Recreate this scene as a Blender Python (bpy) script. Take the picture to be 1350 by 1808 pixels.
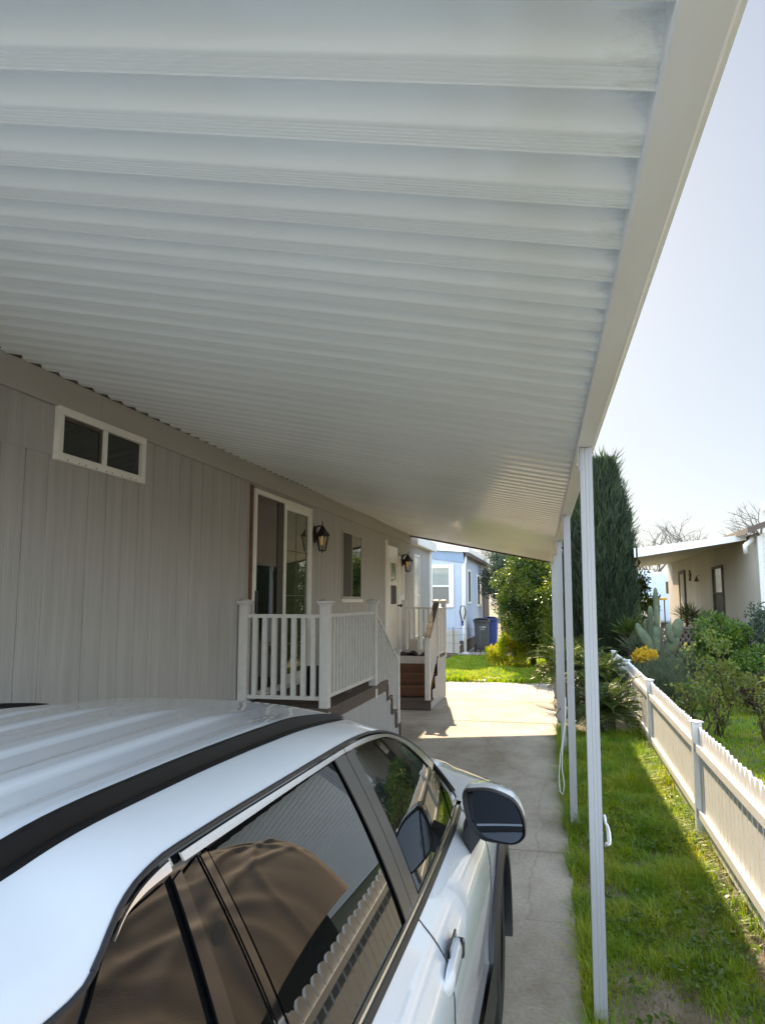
import bpy, bmesh, math, random
import numpy as np
from mathutils import Vector, Matrix
R = math.radians
rng = np.random.default_rng(7)
random.seed(7)
scn = bpy.context.scene
COL = scn.collection
for o in list(bpy.data.objects): bpy.data.objects.remove(o)

# ------------------------------------------------------------------ materials
def mat(name, col, rough=.6, metal=0., col2=None, nscale=3., namt=.5, bump=0., bscale=40., stretch=(1, 1, 1),
        coat=0., ior=None, detail=6., spec=None, ramp=(.35, .65), trans=0.):
    m = bpy.data.materials.new(name); m.use_nodes = True
    nt = m.node_tree; N = nt.nodes; L = nt.links
    b = N['Principled BSDF']
    b.inputs['Base Color'].default_value = (*col, 1); b.inputs['Roughness'].default_value = rough
    b.inputs['Metallic'].default_value = metal
    if coat: b.inputs['Coat Weight'].default_value = coat; b.inputs['Coat Roughness'].default_value = .03
    if ior: b.inputs['IOR'].default_value = ior
    if spec is not None: b.inputs['Specular IOR Level'].default_value = spec
    tc = N.new('ShaderNodeTexCoord'); mp = N.new('ShaderNodeMapping'); mp.inputs['Scale'].default_value = stretch
    L.new(tc.outputs['Object'], mp.inputs['Vector'])
    if col2 is not None:
        n = N.new('ShaderNodeTexNoise'); n.inputs['Scale'].default_value = nscale; n.inputs['Detail'].default_value = detail
        L.new(mp.outputs['Vector'], n.inputs['Vector'])
        r = N.new('ShaderNodeValToRGB'); r.color_ramp.elements[0].position = ramp[0]; r.color_ramp.elements[1].position = ramp[1]
        r.color_ramp.elements[0].color = (*col, 1)
        c2 = tuple(col[i] * (1 - namt) + col2[i] * namt for i in range(3))
        r.color_ramp.elements[1].color = (*c2, 1)
        L.new(n.outputs['Fac'], r.inputs['Fac']); L.new(r.outputs['Color'], b.inputs['Base Color'])
    if bump:
        n2 = N.new('ShaderNodeTexNoise'); n2.inputs['Scale'].default_value = bscale; n2.inputs['Detail'].default_value = 5
        L.new(mp.outputs['Vector'], n2.inputs['Vector'])
        bp = N.new('ShaderNodeBump'); bp.inputs['Strength'].default_value = bump; bp.inputs['Distance'].default_value = .01
        L.new(n2.outputs['Fac'], bp.inputs['Height']); L.new(bp.outputs['Normal'], b.inputs['Normal'])
    if trans:
        out = N['Material Output']; t = N.new('ShaderNodeBsdfTranslucent'); mx = N.new('ShaderNodeMixShader')
        mx.inputs['Fac'].default_value = trans
        src = b.inputs['Base Color'].links[0].from_socket if b.inputs['Base Color'].links else None
        hs = N.new('ShaderNodeHueSaturation'); hs.inputs['Value'].default_value = 1.5; hs.inputs['Saturation'].default_value = 1.1
        hs.inputs['Hue'].default_value = .485
        if src: L.new(src, hs.inputs['Color'])
        else: hs.inputs['Color'].default_value = (*col, 1)
        L.new(hs.outputs['Color'], t.inputs['Color'])
        L.new(b.outputs['BSDF'], mx.inputs[1]); L.new(t.outputs['BSDF'], mx.inputs[2]); L.new(mx.outputs['Shader'], out.inputs['Surface'])
    return m

M = {}
M['siding'] = mat('taupe_siding', (.405, .392, .374), .75, col2=(.345, .333, .315), nscale=5, namt=.9, bump=.6, bscale=34, stretch=(3, 3, .18))
M['trim'] = mat('taupe_trim', (.40, .38, .35), .7, col2=(.34, .316, .28), nscale=4, bump=.4, bscale=30, stretch=(3, .25, 3))
M['skirt'] = mat('grey_skirting', (.40, .39, .38), .7, col2=(.33, .32, .31), nscale=6, bump=.2, bscale=30, stretch=(3, 3, .3))
M['vinyl'] = mat('white_vinyl', (.78, .76, .71), .4, col2=(.62, .59, .52), nscale=9, namt=.35)
M['paint'] = mat('white_painted_wood', (.56, .54, .51), .5, col2=(.46, .43, .39), nscale=14, namt=.5, bump=.12, bscale=60)
M['fence'] = mat('cream_vinyl', (.80, .80, .79), .45, col2=(.72, .70, .66), nscale=5, namt=.5)
M['glass'] = mat('dark_window_glass', (.012, .014, .012), .015, ior=1.55, col2=(.03, .03, .025), nscale=1.5)
M['glass2'] = mat('blind_window_glass', (.30, .34, .32), .06, ior=1.6, col2=(.2, .23, .22), nscale=1.2)
M['screen'] = mat('insect_screen', (.055, .05, .04), .6, col2=(.03, .028, .024), nscale=2)
M['doorglass'] = mat('greenish_reflection_glass', (.050, .066, .028), .012, ior=1.75, col2=(.07, .075, .035), nscale=2)  # green of the reflected trees is put into the pane's base colour
M['curtain'] = mat('brown_curtain', (.085, .075, .06), .8, col2=(.04, .035, .03), nscale=3, stretch=(1, 6, .3))
M['tank'] = mat('black_metal', (.012, .012, .012), .4, col2=(.03, .028, .025), nscale=20)
M['wood'] = mat('stained_wood', (.15, .062, .026), .6, col2=(.065, .03, .016), nscale=6, bump=.3, bscale=20, stretch=(.4, 3, 6))
M['wood_grey'] = mat('weathered_wood', (.115, .085, .068), .75, col2=(.06, .045, .038), nscale=5, bump=.4, bscale=20, stretch=(.5, 3, 5))
M['concrete'] = None
M['pan'] = None
M['beam'] = mat('white_aluminium', (.86, .86, .85), .42, col2=(.76, .75, .72), nscale=2.2, namt=.55, bump=.06, bscale=25, stretch=(3, .6, 3))
M['post'] = mat('post_aluminium', (.37, .375, .39), .4, col2=(.35, .353, .36), nscale=6, namt=.5, stretch=(3, 3, .5))
M['plastic'] = mat('black_plastic', (.018, .018, .02), .45)
M['gloss'] = mat('gloss_black', (.006, .006, .007), .06, coat=.6)
M['carpaint'] = mat('white_car_paint', (.59, .615, .65), .25, coat=1.)
M['railblack'] = mat('rail_black', (.0035, .0035, .004), .5, spec=.22)
M['chrome'] = mat('satin_chrome', (.85, .85, .86), .16, metal=1.)
M['pillar'] = mat('satin_pillar', (.045, .04, .036), .28)
M['carglass'] = mat('privacy_glass', (.005, .005, .005), .005, ior=1.54)
M['rubber'] = mat('tyre_rubber', (.02, .02, .02), .8)
M['rim'] = mat('alloy', (.25, .25, .26), .3, metal=1.)
M['mirror'] = mat('mirror_glass', (.055, .06, .07), .01, metal=1.)
M['lens'] = mat('lamp_lens', (.5, .52, .55), .05, coat=1.)
M['blue'] = mat('pale_blue_siding', (.44, .50, .60), .7, col2=(.38, .44, .55), nscale=3)
M['bluetrim'] = mat('mid_blue_trim', (.24, .32, .44), .7, col2=(.20, .28, .40), nscale=3)
M['white'] = mat('white_paint', (.80, .79, .76), .5, col2=(.70, .69, .66), nscale=4)
M['cream'] = mat('cream_siding', (.50, .44, .36), .75, col2=(.40, .35, .29), nscale=2, stretch=(1, 1, .25), bump=.2)
M['creamlight'] = mat('pale_siding', (.62, .60, .56), .7, col2=(.55, .53, .49), nscale=2)
M['brown'] = mat('brown_paint', (.10, .072, .055), .7, col2=(.07, .05, .04), nscale=4)
M['awning'] = mat('awning_metal', (.60, .58, .55), .45, col2=(.48, .45, .41), nscale=2)
M['greybin'] = mat('grey_bin_plastic', (.075, .08, .085), .5, col2=(.06, .063, .066), nscale=5)
M['bluebin'] = mat('blue_bin_plastic', (.04, .075, .27), .45)
M['terracotta'] = mat('terracotta', (.28, .10, .05), .8, col2=(.2, .07, .04), nscale=6)
M['wire'] = mat('rusty_wire', (.10, .09, .08), .6, metal=.6)
M['leaf'] = mat('citrus_leaf', (.032, .066, .010), .38, col2=(.13, .17, .018), nscale=2.2, namt=1, ramp=(.4, .66), trans=.45)
M['leafblue'] = mat('bluish_leaf', (.045, .075, .05), .6, col2=(.09, .12, .07), nscale=2, namt=1, trans=.35)
M['leafyellow'] = mat('yellow_green_leaf', (.16, .24, .015), .55, col2=(.36, .33, .02), nscale=3, namt=1, trans=.5)
M['leafgreen'] = mat('shrub_leaf', (.055, .11, .018), .45, col2=(.12, .19, .03), nscale=4, namt=1, trans=.45)
M['roseleaf'] = mat('rose_leaf', (.075, .15, .025), .5, col2=(.24, .24, .06), nscale=4, namt=1, trans=.45)
M['lavender'] = mat('lavender_leaf', (.07, .10, .05), .8, col2=(.12, .14, .08), nscale=4, namt=1, trans=.3)
M['cypress'] = mat('cypress_leaf', (.022, .038, .020), .75, col2=(.045, .075, .030), nscale=3.5, namt=1, stretch=(1, 1, .35), trans=.2)
M['palm'] = mat('sago_leaf', (.028, .06, .012), .5, col2=(.08, .12, .02), nscale=2.5, namt=1, trans=.3)
M['flower'] = mat('yellow_flower', (.55, .36, .02), .6, col2=(.5, .42, .05), nscale=10, trans=.4)
M['cactus'] = mat('cactus_skin', (.06, .092, .05), .65, col2=(.12, .13, .065), nscale=9, namt=1, bump=.8, bscale=45)
M['bark'] = mat('bark', (.085, .06, .042), .9, col2=(.05, .036, .028), nscale=8, bump=.6, bscale=25)
M['twig'] = mat('pale_twig', (.12, .10, .085), .9, col2=(.09, .08, .07), nscale=8)
M['grass'] = mat('grass_blade', (.155, .285, .02), .5, col2=(.33, .37, .038), nscale=2.4, namt=1, ramp=(.38, .68), trans=.5)
M['drygrass'] = mat('dry_grass', (.22, .19, .09), .8, col2=(.14, .14, .05), nscale=5, namt=1, trans=.35)
M['darkgrass'] = mat('tuft_grass', (.11, .21, .018), .5, col2=(.19, .27, .03), nscale=3, namt=1, trans=.45)
M['tarp'] = mat('brown_canvas', (.30, .225, .16), .8, col2=(.25, .185, .13), nscale=2, bump=.35, bscale=60)
M['cable'] = mat('white_cable', (.72, .72, .72), .5)
M['rv'] = mat('rv_panel', (.50, .58, .68), .4, col2=(.45, .53, .63), nscale=1.5)
M['yellow'] = mat('yellow_canopy', (.50, .34, .05), .5)
M['pot'] = mat('black_pot', (.014, .013, .012), .5, col2=(.05, .03, .02), nscale=4)
M['shoe'] = mat('dark_cloth', (.06, .05, .045), .8, col2=(.2, .18, .16), nscale=20)
M['pale'] = mat('pale_object', (.55, .52, .48), .6)
M['soilbed'] = mat('bed_soil', (.10, .07, .045), .95, col2=(.06, .045, .03), nscale=9, bump=.6, bscale=30)
M['dusty_lattice'] = mat('dusty_lattice', (.17, .135, .115), .8)
def bulb():
    m = bpy.data.materials.new('amber_bulb'); m.use_nodes = True
    b = m.node_tree.nodes['Principled BSDF']; b.inputs['Base Color'].default_value = (.42, .27, .09, 1); b.inputs['Roughness'].default_value = .2
    b.inputs['Emission Color'].default_value = (1, .62, .2, 1); b.inputs['Emission Strength'].default_value = .03
    return m
M['bulb'] = bulb()
def clear():
    m = bpy.data.materials.new('clear_glass'); m.use_nodes = True
    nt = m.node_tree; N = nt.nodes; L = nt.links
    t = N.new('ShaderNodeBsdfTransparent'); t.inputs['Color'].default_value = (.93, .92, .88, 1)
    g = N.new('ShaderNodeBsdfGlossy'); g.inputs['Roughness'].default_value = .03
    f = N.new('ShaderNodeFresnel'); f.inputs['IOR'].default_value = 1.5
    mx = N.new('ShaderNodeMixShader'); L.new(f.outputs['Fac'], mx.inputs['Fac']); L.new(t.outputs[0], mx.inputs[1]); L.new(g.outputs[0], mx.inputs[2])
    L.new(mx.outputs[0], N['Material Output'].inputs['Surface']); return m
M['clear'] = clear()

def concrete():
    m = mat('concrete', (.48, .425, .35), .88, col2=(.39, .342, .278), nscale=1.6, namt=.9, bump=.25, bscale=70)
    nt = m.node_tree; N = nt.nodes; L = nt.links; b = N['Principled BSDF']
    base = b.inputs['Base Color'].links[0].from_socket
    tc = N['Texture Coordinate']
    n = N.new('ShaderNodeTexNoise'); n.inputs['Scale'].default_value = 45; n.inputs['Detail'].default_value = 8
    L.new(tc.outputs['Object'], n.inputs['Vector'])
    mx = N.new('ShaderNodeMix'); mx.data_type = 'RGBA'; mx.blend_type = 'MULTIPLY'; mx.inputs['Factor'].default_value = .45
    r = N.new('ShaderNodeValToRGB'); r.color_ramp.elements[0].position = .3; r.color_ramp.elements[1].position = .7
    r.color_ramp.elements[0].color = (.55, .53, .5, 1); r.color_ramp.elements[1].color = (1.1, 1.1, 1.1, 1)
    L.new(n.outputs['Fac'], r.inputs['Fac']); L.new(base, mx.inputs[6]); L.new(r.outputs['Color'], mx.inputs[7])
    # stains
    s = N.new('ShaderNodeTexNoise'); s.inputs['Scale'].default_value = .9; s.inputs['Detail'].default_value = 10; s.inputs['Roughness'].default_value = .7
    mp = N.new('ShaderNodeMapping'); mp.inputs['Location'].default_value = (3, 1, 0); mp.inputs['Scale'].default_value = (1.6, .8, 1)
    L.new(tc.outputs['Object'], mp.inputs['Vector']); L.new(mp.outputs['Vector'], s.inputs['Vector'])
    r2 = N.new('ShaderNodeValToRGB'); r2.color_ramp.elements[0].position = .35; r2.color_ramp.elements[1].position = .55
    r2.color_ramp.elements[0].color = (.62, .57, .50, 1); r2.color_ramp.elements[1].color = (1, 1, 1, 1)
    L.new(s.outputs['Fac'], r2.inputs['Fac'])
    mx2 = N.new('ShaderNodeMix'); mx2.data_type = 'RGBA'; mx2.blend_type = 'MULTIPLY'; mx2.inputs['Factor'].default_value = .8
    L.new(mx.outputs[2], mx2.inputs[6]); L.new(r2.outputs['Color'], mx2.inputs[7]); 
    # fine cracks
    v = N.new('ShaderNodeTexVoronoi'); v.feature = 'DISTANCE_TO_EDGE'; v.inputs['Scale'].default_value = .42
    nz = N.new('ShaderNodeTexNoise'); nz.inputs['Scale'].default_value = 3; L.new(tc.outputs['Object'], nz.inputs['Vector'])
    ad = N.new('ShaderNodeMix'); ad.data_type = 'RGBA'; ad.inputs['Factor'].default_value = .12
    L.new(tc.outputs['Object'], ad.inputs[6]); L.new(nz.outputs['Color'], ad.inputs[7]); L.new(ad.outputs[2], v.inputs['Vector'])
    r3 = N.new('ShaderNodeValToRGB'); r3.color_ramp.elements[0].position = .0; r3.color_ramp.elements[1].position = .0035
    r3.color_ramp.elements[0].color = (.35, .32, .28, 1); r3.color_ramp.elements[1].color = (1, 1, 1, 1)
    L.new(v.outputs['Distance'], r3.inputs['Fac'])
    mx3 = N.new('ShaderNodeMix'); mx3.data_type = 'RGBA'; mx3.blend_type = 'MULTIPLY'; mx3.inputs['Factor'].default_value = .3
    L.new(mx2.outputs[2], mx3.inputs[6]); L.new(r3.outputs['Color'], mx3.inputs[7]); L.new(mx3.outputs[2], b.inputs['Base Color'])
    return m
M['concrete'] = concrete()

def pan_mat():
    m = mat('white_pan_metal', (.85, .875, .86), .13, col2=(.77, .785, .77), nscale=1.2, namt=.6, stretch=(.3, 2.5, 1))
    nt = m.node_tree; N = nt.nodes; L = nt.links; b = N['Principled BSDF']
    base = b.inputs['Base Color'].links[0].from_socket; tc = N['Texture Coordinate']
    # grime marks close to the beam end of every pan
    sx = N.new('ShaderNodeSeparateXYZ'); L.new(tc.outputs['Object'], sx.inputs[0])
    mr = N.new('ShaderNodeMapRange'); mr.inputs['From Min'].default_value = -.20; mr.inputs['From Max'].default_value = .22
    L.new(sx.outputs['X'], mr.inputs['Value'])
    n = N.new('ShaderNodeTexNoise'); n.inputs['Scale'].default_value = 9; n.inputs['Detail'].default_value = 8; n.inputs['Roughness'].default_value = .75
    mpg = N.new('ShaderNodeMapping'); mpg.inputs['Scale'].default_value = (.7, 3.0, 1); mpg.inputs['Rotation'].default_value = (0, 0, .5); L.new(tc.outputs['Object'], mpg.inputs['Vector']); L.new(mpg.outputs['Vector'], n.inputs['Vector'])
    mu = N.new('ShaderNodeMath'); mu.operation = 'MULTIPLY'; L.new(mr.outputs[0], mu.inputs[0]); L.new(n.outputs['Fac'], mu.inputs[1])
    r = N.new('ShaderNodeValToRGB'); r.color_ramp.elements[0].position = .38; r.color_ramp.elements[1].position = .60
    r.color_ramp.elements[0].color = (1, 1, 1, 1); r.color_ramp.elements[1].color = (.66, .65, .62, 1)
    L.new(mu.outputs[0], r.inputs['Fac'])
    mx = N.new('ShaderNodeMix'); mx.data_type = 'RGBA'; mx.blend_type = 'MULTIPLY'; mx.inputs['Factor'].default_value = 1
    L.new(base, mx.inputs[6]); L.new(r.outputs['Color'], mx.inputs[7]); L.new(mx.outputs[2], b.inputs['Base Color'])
    return m
M['pan'] = pan_mat()

# ------------------------------------------------------------------ mesh helpers
class MB:
    def __init__(s): s.v = []; s.f = []
    def add(s, vs, fs):
        b = len(s.v); s.v += [tuple(p) for p in vs]; s.f += [tuple(b + i for i in f) for f in fs]; return s
    def box(s, x0, x1, y0, y1, z0, z1, c=0.):
        c = min(c, (x1 - x0) * .45, (y1 - y0) * .45, (z1 - z0) * .45)
        if c <= 0:
            s.add([(x, y, z) for x in (x0, x1) for y in (y0, y1) for z in (z0, z1)],
                  [(0, 1, 3, 2), (4, 6, 7, 5), (0, 4, 5, 1), (2, 3, 7, 6), (0, 2, 6, 4), (1, 5, 7, 3)]); return s
        bm = bmesh.new(); bmesh.ops.create_cube(bm, size=1)
        for v in bm.verts:
            v.co = Vector((x0 if v.co.x < 0 else x1, y0 if v.co.y < 0 else y1, z0 if v.co.z < 0 else z1))
        bmesh.ops.bevel(bm, geom=bm.edges[:], offset=c, segments=1, affect='EDGES')
        bm.verts.index_update(); s.add([v.co for v in bm.verts], [[v.index for v in f.verts] for f in bm.faces]); bm.free(); return s
    def bar(s, a, b, w, h, up=(0, 0, 1)):      # rectangular bar from a to b
        a = Vector(a); b = Vector(b); d = (b - a).normalized(); u = Vector(up)
        r = d.cross(u).normalized() * w / 2; u = r.cross(d).normalized() * h / 2
        s.add([a - r - u, a + r - u, a + r + u, a - r + u, b - r - u, b + r - u, b + r + u, b - r + u],
              [(3, 2, 1, 0), (4, 5, 6, 7), (0, 1, 5, 4), (1, 2, 6, 5), (2, 3, 7, 6), (3, 0, 4, 7)]); return s
    def tube(s, pts, r, n=8, cap=True):
        pts = [Vector(p) for p in pts]; rs = r if isinstance(r, (list, tuple)) else [r] * len(pts)
        base = len(s.v); prev = None
        for i, p in enumerate(pts):
            d = (pts[min(i + 1, len(pts) - 1)] - pts[max(i - 1, 0)]).normalized()
            if prev is None: a = d.orthogonal().normalized()
            else: a = (prev - d * prev.dot(d)).normalized()
            prev = a; bb = d.cross(a)
            for k in range(n):
                t = 2 * math.pi * k / n; s.v.append(tuple(p + (a * math.cos(t) + bb * math.sin(t)) * rs[i]))
        for i in range(len(pts) - 1):
            for k in range(n):
                s.f.append((base + i * n + k, base + i * n + (k + 1) % n, base + (i + 1) * n + (k + 1) % n, base + (i + 1) * n + k))
        if cap:
            s.f.append(tuple(base + k for k in reversed(range(n)))); s.f.append(tuple(base + (len(pts) - 1) * n + k for k in range(n)))
        return s
    def lathe(s, prof, c, axis='z', n=24):      # prof: (radius, height)
        base = len(s.v); c = Vector(c)
        for r, h in prof:
            for k in range(n):
                t = 2 * math.pi * k / n; a, b = r * math.cos(t), r * math.sin(t)
                p = {'z': (a, b, h), 'x': (h, a, b), 'y': (a, h, b)}[axis]; s.v.append(tuple(c + Vector(p)))
        for i in range(len(prof) - 1):
            for k in range(n):
                s.f.append((base + i * n + k, base + i * n + (k + 1) % n, base + (i + 1) * n + (k + 1) % n, base + (i + 1) * n + k))
        return s
    def prism(s, poly, d):                      # closed polygon of 3D points extruded by vector d
        n = len(poly); d = Vector(d); a = [Vector(p) for p in poly]
        s.add(a + [p + d for p in a], [tuple(range(n))[::-1], tuple(range(n, 2 * n))] + [(i, (i + 1) % n, n + (i + 1) % n, n + i) for i in range(n)]); return s
    def grid(s, rows, close=False):
        n = len(rows[0]); base = len(s.v)
        for r in rows: s.v += [tuple(p) for p in r]
        for i in range(len(rows) - 1):
            for k in range(n if close else n - 1):
                k2 = (k + 1) % n
                s.f.append((base + i * n + k, base + i * n + k2, base + (i + 1) * n + k2, base + (i + 1) * n + k))
        return s
    def build(s, name, m, parent=None, smooth=False, fix=True):
        me = bpy.data.meshes.new(name); me.from_pydata(s.v, [], s.f); me.materials.append(m)
        if fix:
            bm = bmesh.new(); bm.from_mesh(me); bmesh.ops.recalc_face_normals(bm, faces=bm.faces[:]); bm.to_mesh(me); bm.free()
        if smooth:
            for p in me.polygons: p.use_smooth = True
        o = bpy.data.objects.new(name, me); COL.objects.link(o)
        if parent is not None:
            o.parent = parent; o.matrix_parent_inverse = Matrix.Translation(-Vector(parent.location))
        return o

def raw(name, V, F, m, parent=None, smooth=False):        # big numpy meshes; F: list of (n,k) int arrays
    me = bpy.data.meshes.new(name); me.vertices.add(len(V)); me.vertices.foreach_set('co', np.asarray(V, np.float32).ravel())
    loops = np.concatenate([f.ravel() for f in F]).astype(np.int32)
    tot = np.concatenate([np.full(len(f), f.shape[1]) for f in F]).astype(np.int32)
    st = np.concatenate([[0], np.cumsum(tot)[:-1]]).astype(np.int32)
    me.loops.add(len(loops)); me.loops.foreach_set('vertex_index', loops)
    me.polygons.add(len(tot)); me.polygons.foreach_set('loop_start', st); me.polygons.foreach_set('loop_total', tot)
    me.update(calc_edges=True); me.materials.append(m)
    if smooth: me.polygons.foreach_set('use_smooth', np.ones(len(tot), bool))
    o = bpy.data.objects.new(name, me); COL.objects.link(o)
    if parent is not None:
        o.parent = parent; o.matrix_parent_inverse = Matrix.Translation(-Vector(parent.location))
    return o

def thing(name, label, cat, loc=(0, 0, 0), group=None):
    o = bpy.data.objects.new(name, None); COL.objects.link(o); o.location = loc; o.empty_display_size = .2
    o['label'] = label; o['category'] = cat
    if group: o['group'] = group
    bpy.context.view_layer.update()
    return o
def tag(o, label, cat, group=None, kind=None):
    o['label'] = label; o['category'] = cat
    if group: o['group'] = group
    if kind: o['kind'] = kind
    return o
def struct(o): o['kind'] = 'structure'; return o
def bevel(o, w=.004, seg=2):
    b = o.modifiers.new('bevel', 'BEVEL'); b.width = w; b.segments = seg; b.limit_method = 'ANGLE'; b.angle_limit = R(40); return o
def crease(o, ang=35):
    me = o.data
    for p in me.polygons: p.use_smooth = True
    bm = bmesh.new(); bm.from_mesh(me)
    for e in bm.edges:
        if len(e.link_faces) == 2 and e.calc_face_angle(0) > R(ang): e.smooth = False
    bm.to_mesh(me); bm.free(); return o

# leaf clouds -------------------------------------------------------
def unit(a): return a / np.maximum(np.linalg.norm(a, axis=1, keepdims=True), 1e-9)
def leaves(P, D, L, W, fold=.25):
    """one folded leaf (two quads) per point P along direction D"""
    n = len(P); D = unit(D); A = unit(rng.normal(size=(n, 3))); S = unit(np.cross(D, A)); N = np.cross(S, D)
    L = np.broadcast_to(L, n)[:, None]; W = np.broadcast_to(W, n)[:, None]
    p0 = P; p1 = P + D * L * .5 + S * W * .5 + N * W * fold; p2 = P + D * L; p3 = P + D * L * .5 - S * W * .5 + N * W * fold
    V = np.stack([p0, p1, p2, p3], 1).reshape(-1, 3); b = np.arange(n)[:, None] * 4
    return V, [np.concatenate([b + [0, 1, 2], b + [0, 2, 3]])]
def blades(P, H, W, lean=.5, curl=.35, az=None):
    n = len(P); a = rng.uniform(0, 2 * np.pi, n) if az is None else az
    l = rng.uniform(.1, 1, n) * lean; H = np.broadcast_to(H, n); W = np.broadcast_to(W, n)
    dx = np.stack([np.cos(a), np.sin(a), np.zeros(n)], 1); s = np.stack([-np.sin(a), np.cos(a), np.zeros(n)], 1)
    up = np.array([0, 0, 1.])
    m = P + dx * (H * l * .35)[:, None] + up * (H * .55)[:, None]
    t = P + dx * (H * (l + curl * l * 1.5))[:, None] + up * (H * (1 - .35 * l))[:, None]
    w = W[:, None] / 2
    V = np.stack([P - s * w, P + s * w, m + s * w * .8, m - s * w * .8, t], 1).reshape(-1, 3)
    b = np.arange(n)[:, None] * 5
    return V, [b + [0, 1, 2, 3], b + [3, 2, 4]]
def merge(parts):
    Vs = []; F = {}; off = 0
    for V, Fs in parts:
        Vs.append(V)
        for f in Fs: F.setdefault(f.shape[1], []).append(f + off)
        off += len(V)
    return np.concatenate(Vs), [np.concatenate(x) for x in F.values()]
def crown_points(n, clumps, rad, inner=.25):
    """points in leaf clumps: clumps (k,3) centres, rad (k,) radii; mostly near the clump surface"""
    k = rng.choice(len(clumps), n, p=rad ** 2 / np.sum(rad ** 2)); d = unit(rng.normal(size=(n, 3)))
    r = rad[k] * (1 - (1 - inner) * rng.random(n) ** 2.2)
    return clumps[k] + d * r[:, None], d
def ellipsoid_clumps(n, c, s, jitter=.12, low=-.9):
    d = unit(rng.normal(size=(n, 3))); d[:, 2] = np.where(d[:, 2] < low, -d[:, 2], d[:, 2])
    return np.array(c) + d * np.array(s) * (rng.uniform(.45, 1, n) ** .6 + rng.normal(0, jitter, n))[:, None]
def branch(mb, a, b, r0, r1, bend=.08, n=6):
    a = np.array(a, float); b = np.array(b, float); pts = []
    off = rng.normal(0, bend * np.linalg.norm(b - a), 3)
    for i in range(5):
        t = i / 4; pts.append(a + (b - a) * t + off * math.sin(t * math.pi))
    mb.tube(pts, [r0 + (r1 - r0) * i / 4 for i in range(5)], n); return pts

# ------------------------------------------------------------------ camera, sky, sun
F_PX, H_CAM = 1300., 1.85
cam = bpy.data.cameras.new('camera'); co = bpy.data.objects.new('camera', cam); COL.objects.link(co)
cam.sensor_fit = 'VERTICAL'; cam.sensor_height = 36; cam.lens = 36 * F_PX / 1808; cam.clip_end = 2000; cam.clip_start = .02
co.location = (0, 0, H_CAM); co.rotation_euler = (R(90 + 6.8428), 0, R(13.0298)); scn.camera = co

DUST, SKYS, SUNS, EXPO, GAM = 0.7, .15, 2.0, 2.90, .42
SUN = Vector((-.31, 1.72, 1.0)).normalized()
el = math.asin(SUN.z); az = math.atan2(SUN.x, SUN.y)
w = bpy.data.worlds.new('World'); scn.world = w; w.use_nodes = True
nt = w.node_tree; bg = nt.nodes['Background']; sky = nt.nodes.new('ShaderNodeTexSky'); sky.sky_type = 'NISHITA'
sky.sun_disc = False; sky.sun_elevation = el; sky.sun_rotation = az; sky.air_density = 1.0; sky.dust_density = DUST; sky.ozone_density = 1.2; sky.altitude = 50
gm_ = nt.nodes.new('ShaderNodeGamma'); hz_ = nt.nodes.new('ShaderNodeVectorMath'); hz_.operation = 'MULTIPLY'; hz_.inputs[1].default_value = (.975, 1.0, 1.02); gm_.inputs['Gamma'].default_value = GAM; nt.links.new(sky.outputs['Color'], gm_.inputs['Color']); # direction-dependent sky gain added for fill: brighter overhead and behind, dimmed towards the sun
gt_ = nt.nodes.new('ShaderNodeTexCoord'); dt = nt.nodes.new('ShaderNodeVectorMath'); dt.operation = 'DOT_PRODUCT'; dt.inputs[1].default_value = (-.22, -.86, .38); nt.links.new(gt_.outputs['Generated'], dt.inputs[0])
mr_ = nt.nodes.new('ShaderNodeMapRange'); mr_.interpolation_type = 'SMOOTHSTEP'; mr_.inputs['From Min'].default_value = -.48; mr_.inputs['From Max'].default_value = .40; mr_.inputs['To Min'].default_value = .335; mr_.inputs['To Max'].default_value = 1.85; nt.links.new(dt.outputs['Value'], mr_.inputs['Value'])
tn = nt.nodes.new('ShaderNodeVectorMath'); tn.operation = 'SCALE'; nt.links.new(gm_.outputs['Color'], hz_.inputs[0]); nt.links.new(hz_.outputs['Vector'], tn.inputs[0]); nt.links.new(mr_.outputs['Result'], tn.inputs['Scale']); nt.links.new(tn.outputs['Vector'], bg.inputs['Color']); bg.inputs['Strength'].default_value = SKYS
sl = bpy.data.lights.new('sun', 'SUN'); sl.energy = SUNS; sl.angle = R(.55); sl.color = (1, .79, .53)
so = bpy.data.objects.new('sun', sl); COL.objects.link(so); so.rotation_euler = (-SUN).to_track_quat('-Z', 'Y').to_euler()
scn.view_settings.view_transform = 'Standard'; scn.view_settings.look = 'None'; scn.view_settings.exposure = EXPO
scn.cycles.max_bounces = 10; scn.cycles.diffuse_bounces = 6; scn.cycles.glossy_bounces = 5; scn.cycles.transparent_max_bounces = 12
#@@SECTIONS
# ================================================================== SETTING
def ground_mat():
    m = mat('earth', (.075, .085, .025), .95, col2=(.13, .095, .055), nscale=1.1, namt=1, bump=.6, bscale=18, ramp=(.42, .62)); return m
g = struct(MB().box(-300, 300, -300, 300, -.5, -.035).build('ground', ground_mat())); g['label'] = 'earth and thin grass around the two plots'
EX = lambda y: .135 - .0125 * y                       # right edge of the concrete
d = MB()
js = [-8.95, -4, -.9, 2.35, 5.85, 8.88, 11.77, 14.14, 17.35]
for a, b in zip(js[:-1], js[1:]):
    a += .045 if a == 8.88 else .014; b -= .03 if b == 8.88 else .014; zt = 0 if b < 8.9 else -.012
    n = 14; L_ = []; 
    for i in range(n + 1):
        y = a + (b - a) * i / n; L_.append((EX(y) + random.uniform(-.018, .018), y))
    poly = [(-3.1, a, zt - .12), *[(x, y, zt - .12) for x, y in L_], (-3.1, b, zt - .12)]
    d.prism(poly, (0, 0, .12))
dr = struct(bevel(d.build('driveway', M['concrete']), .008, 2)); dr['label'] = 'stained grey concrete driveway with joints'
jf = MB()
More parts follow.
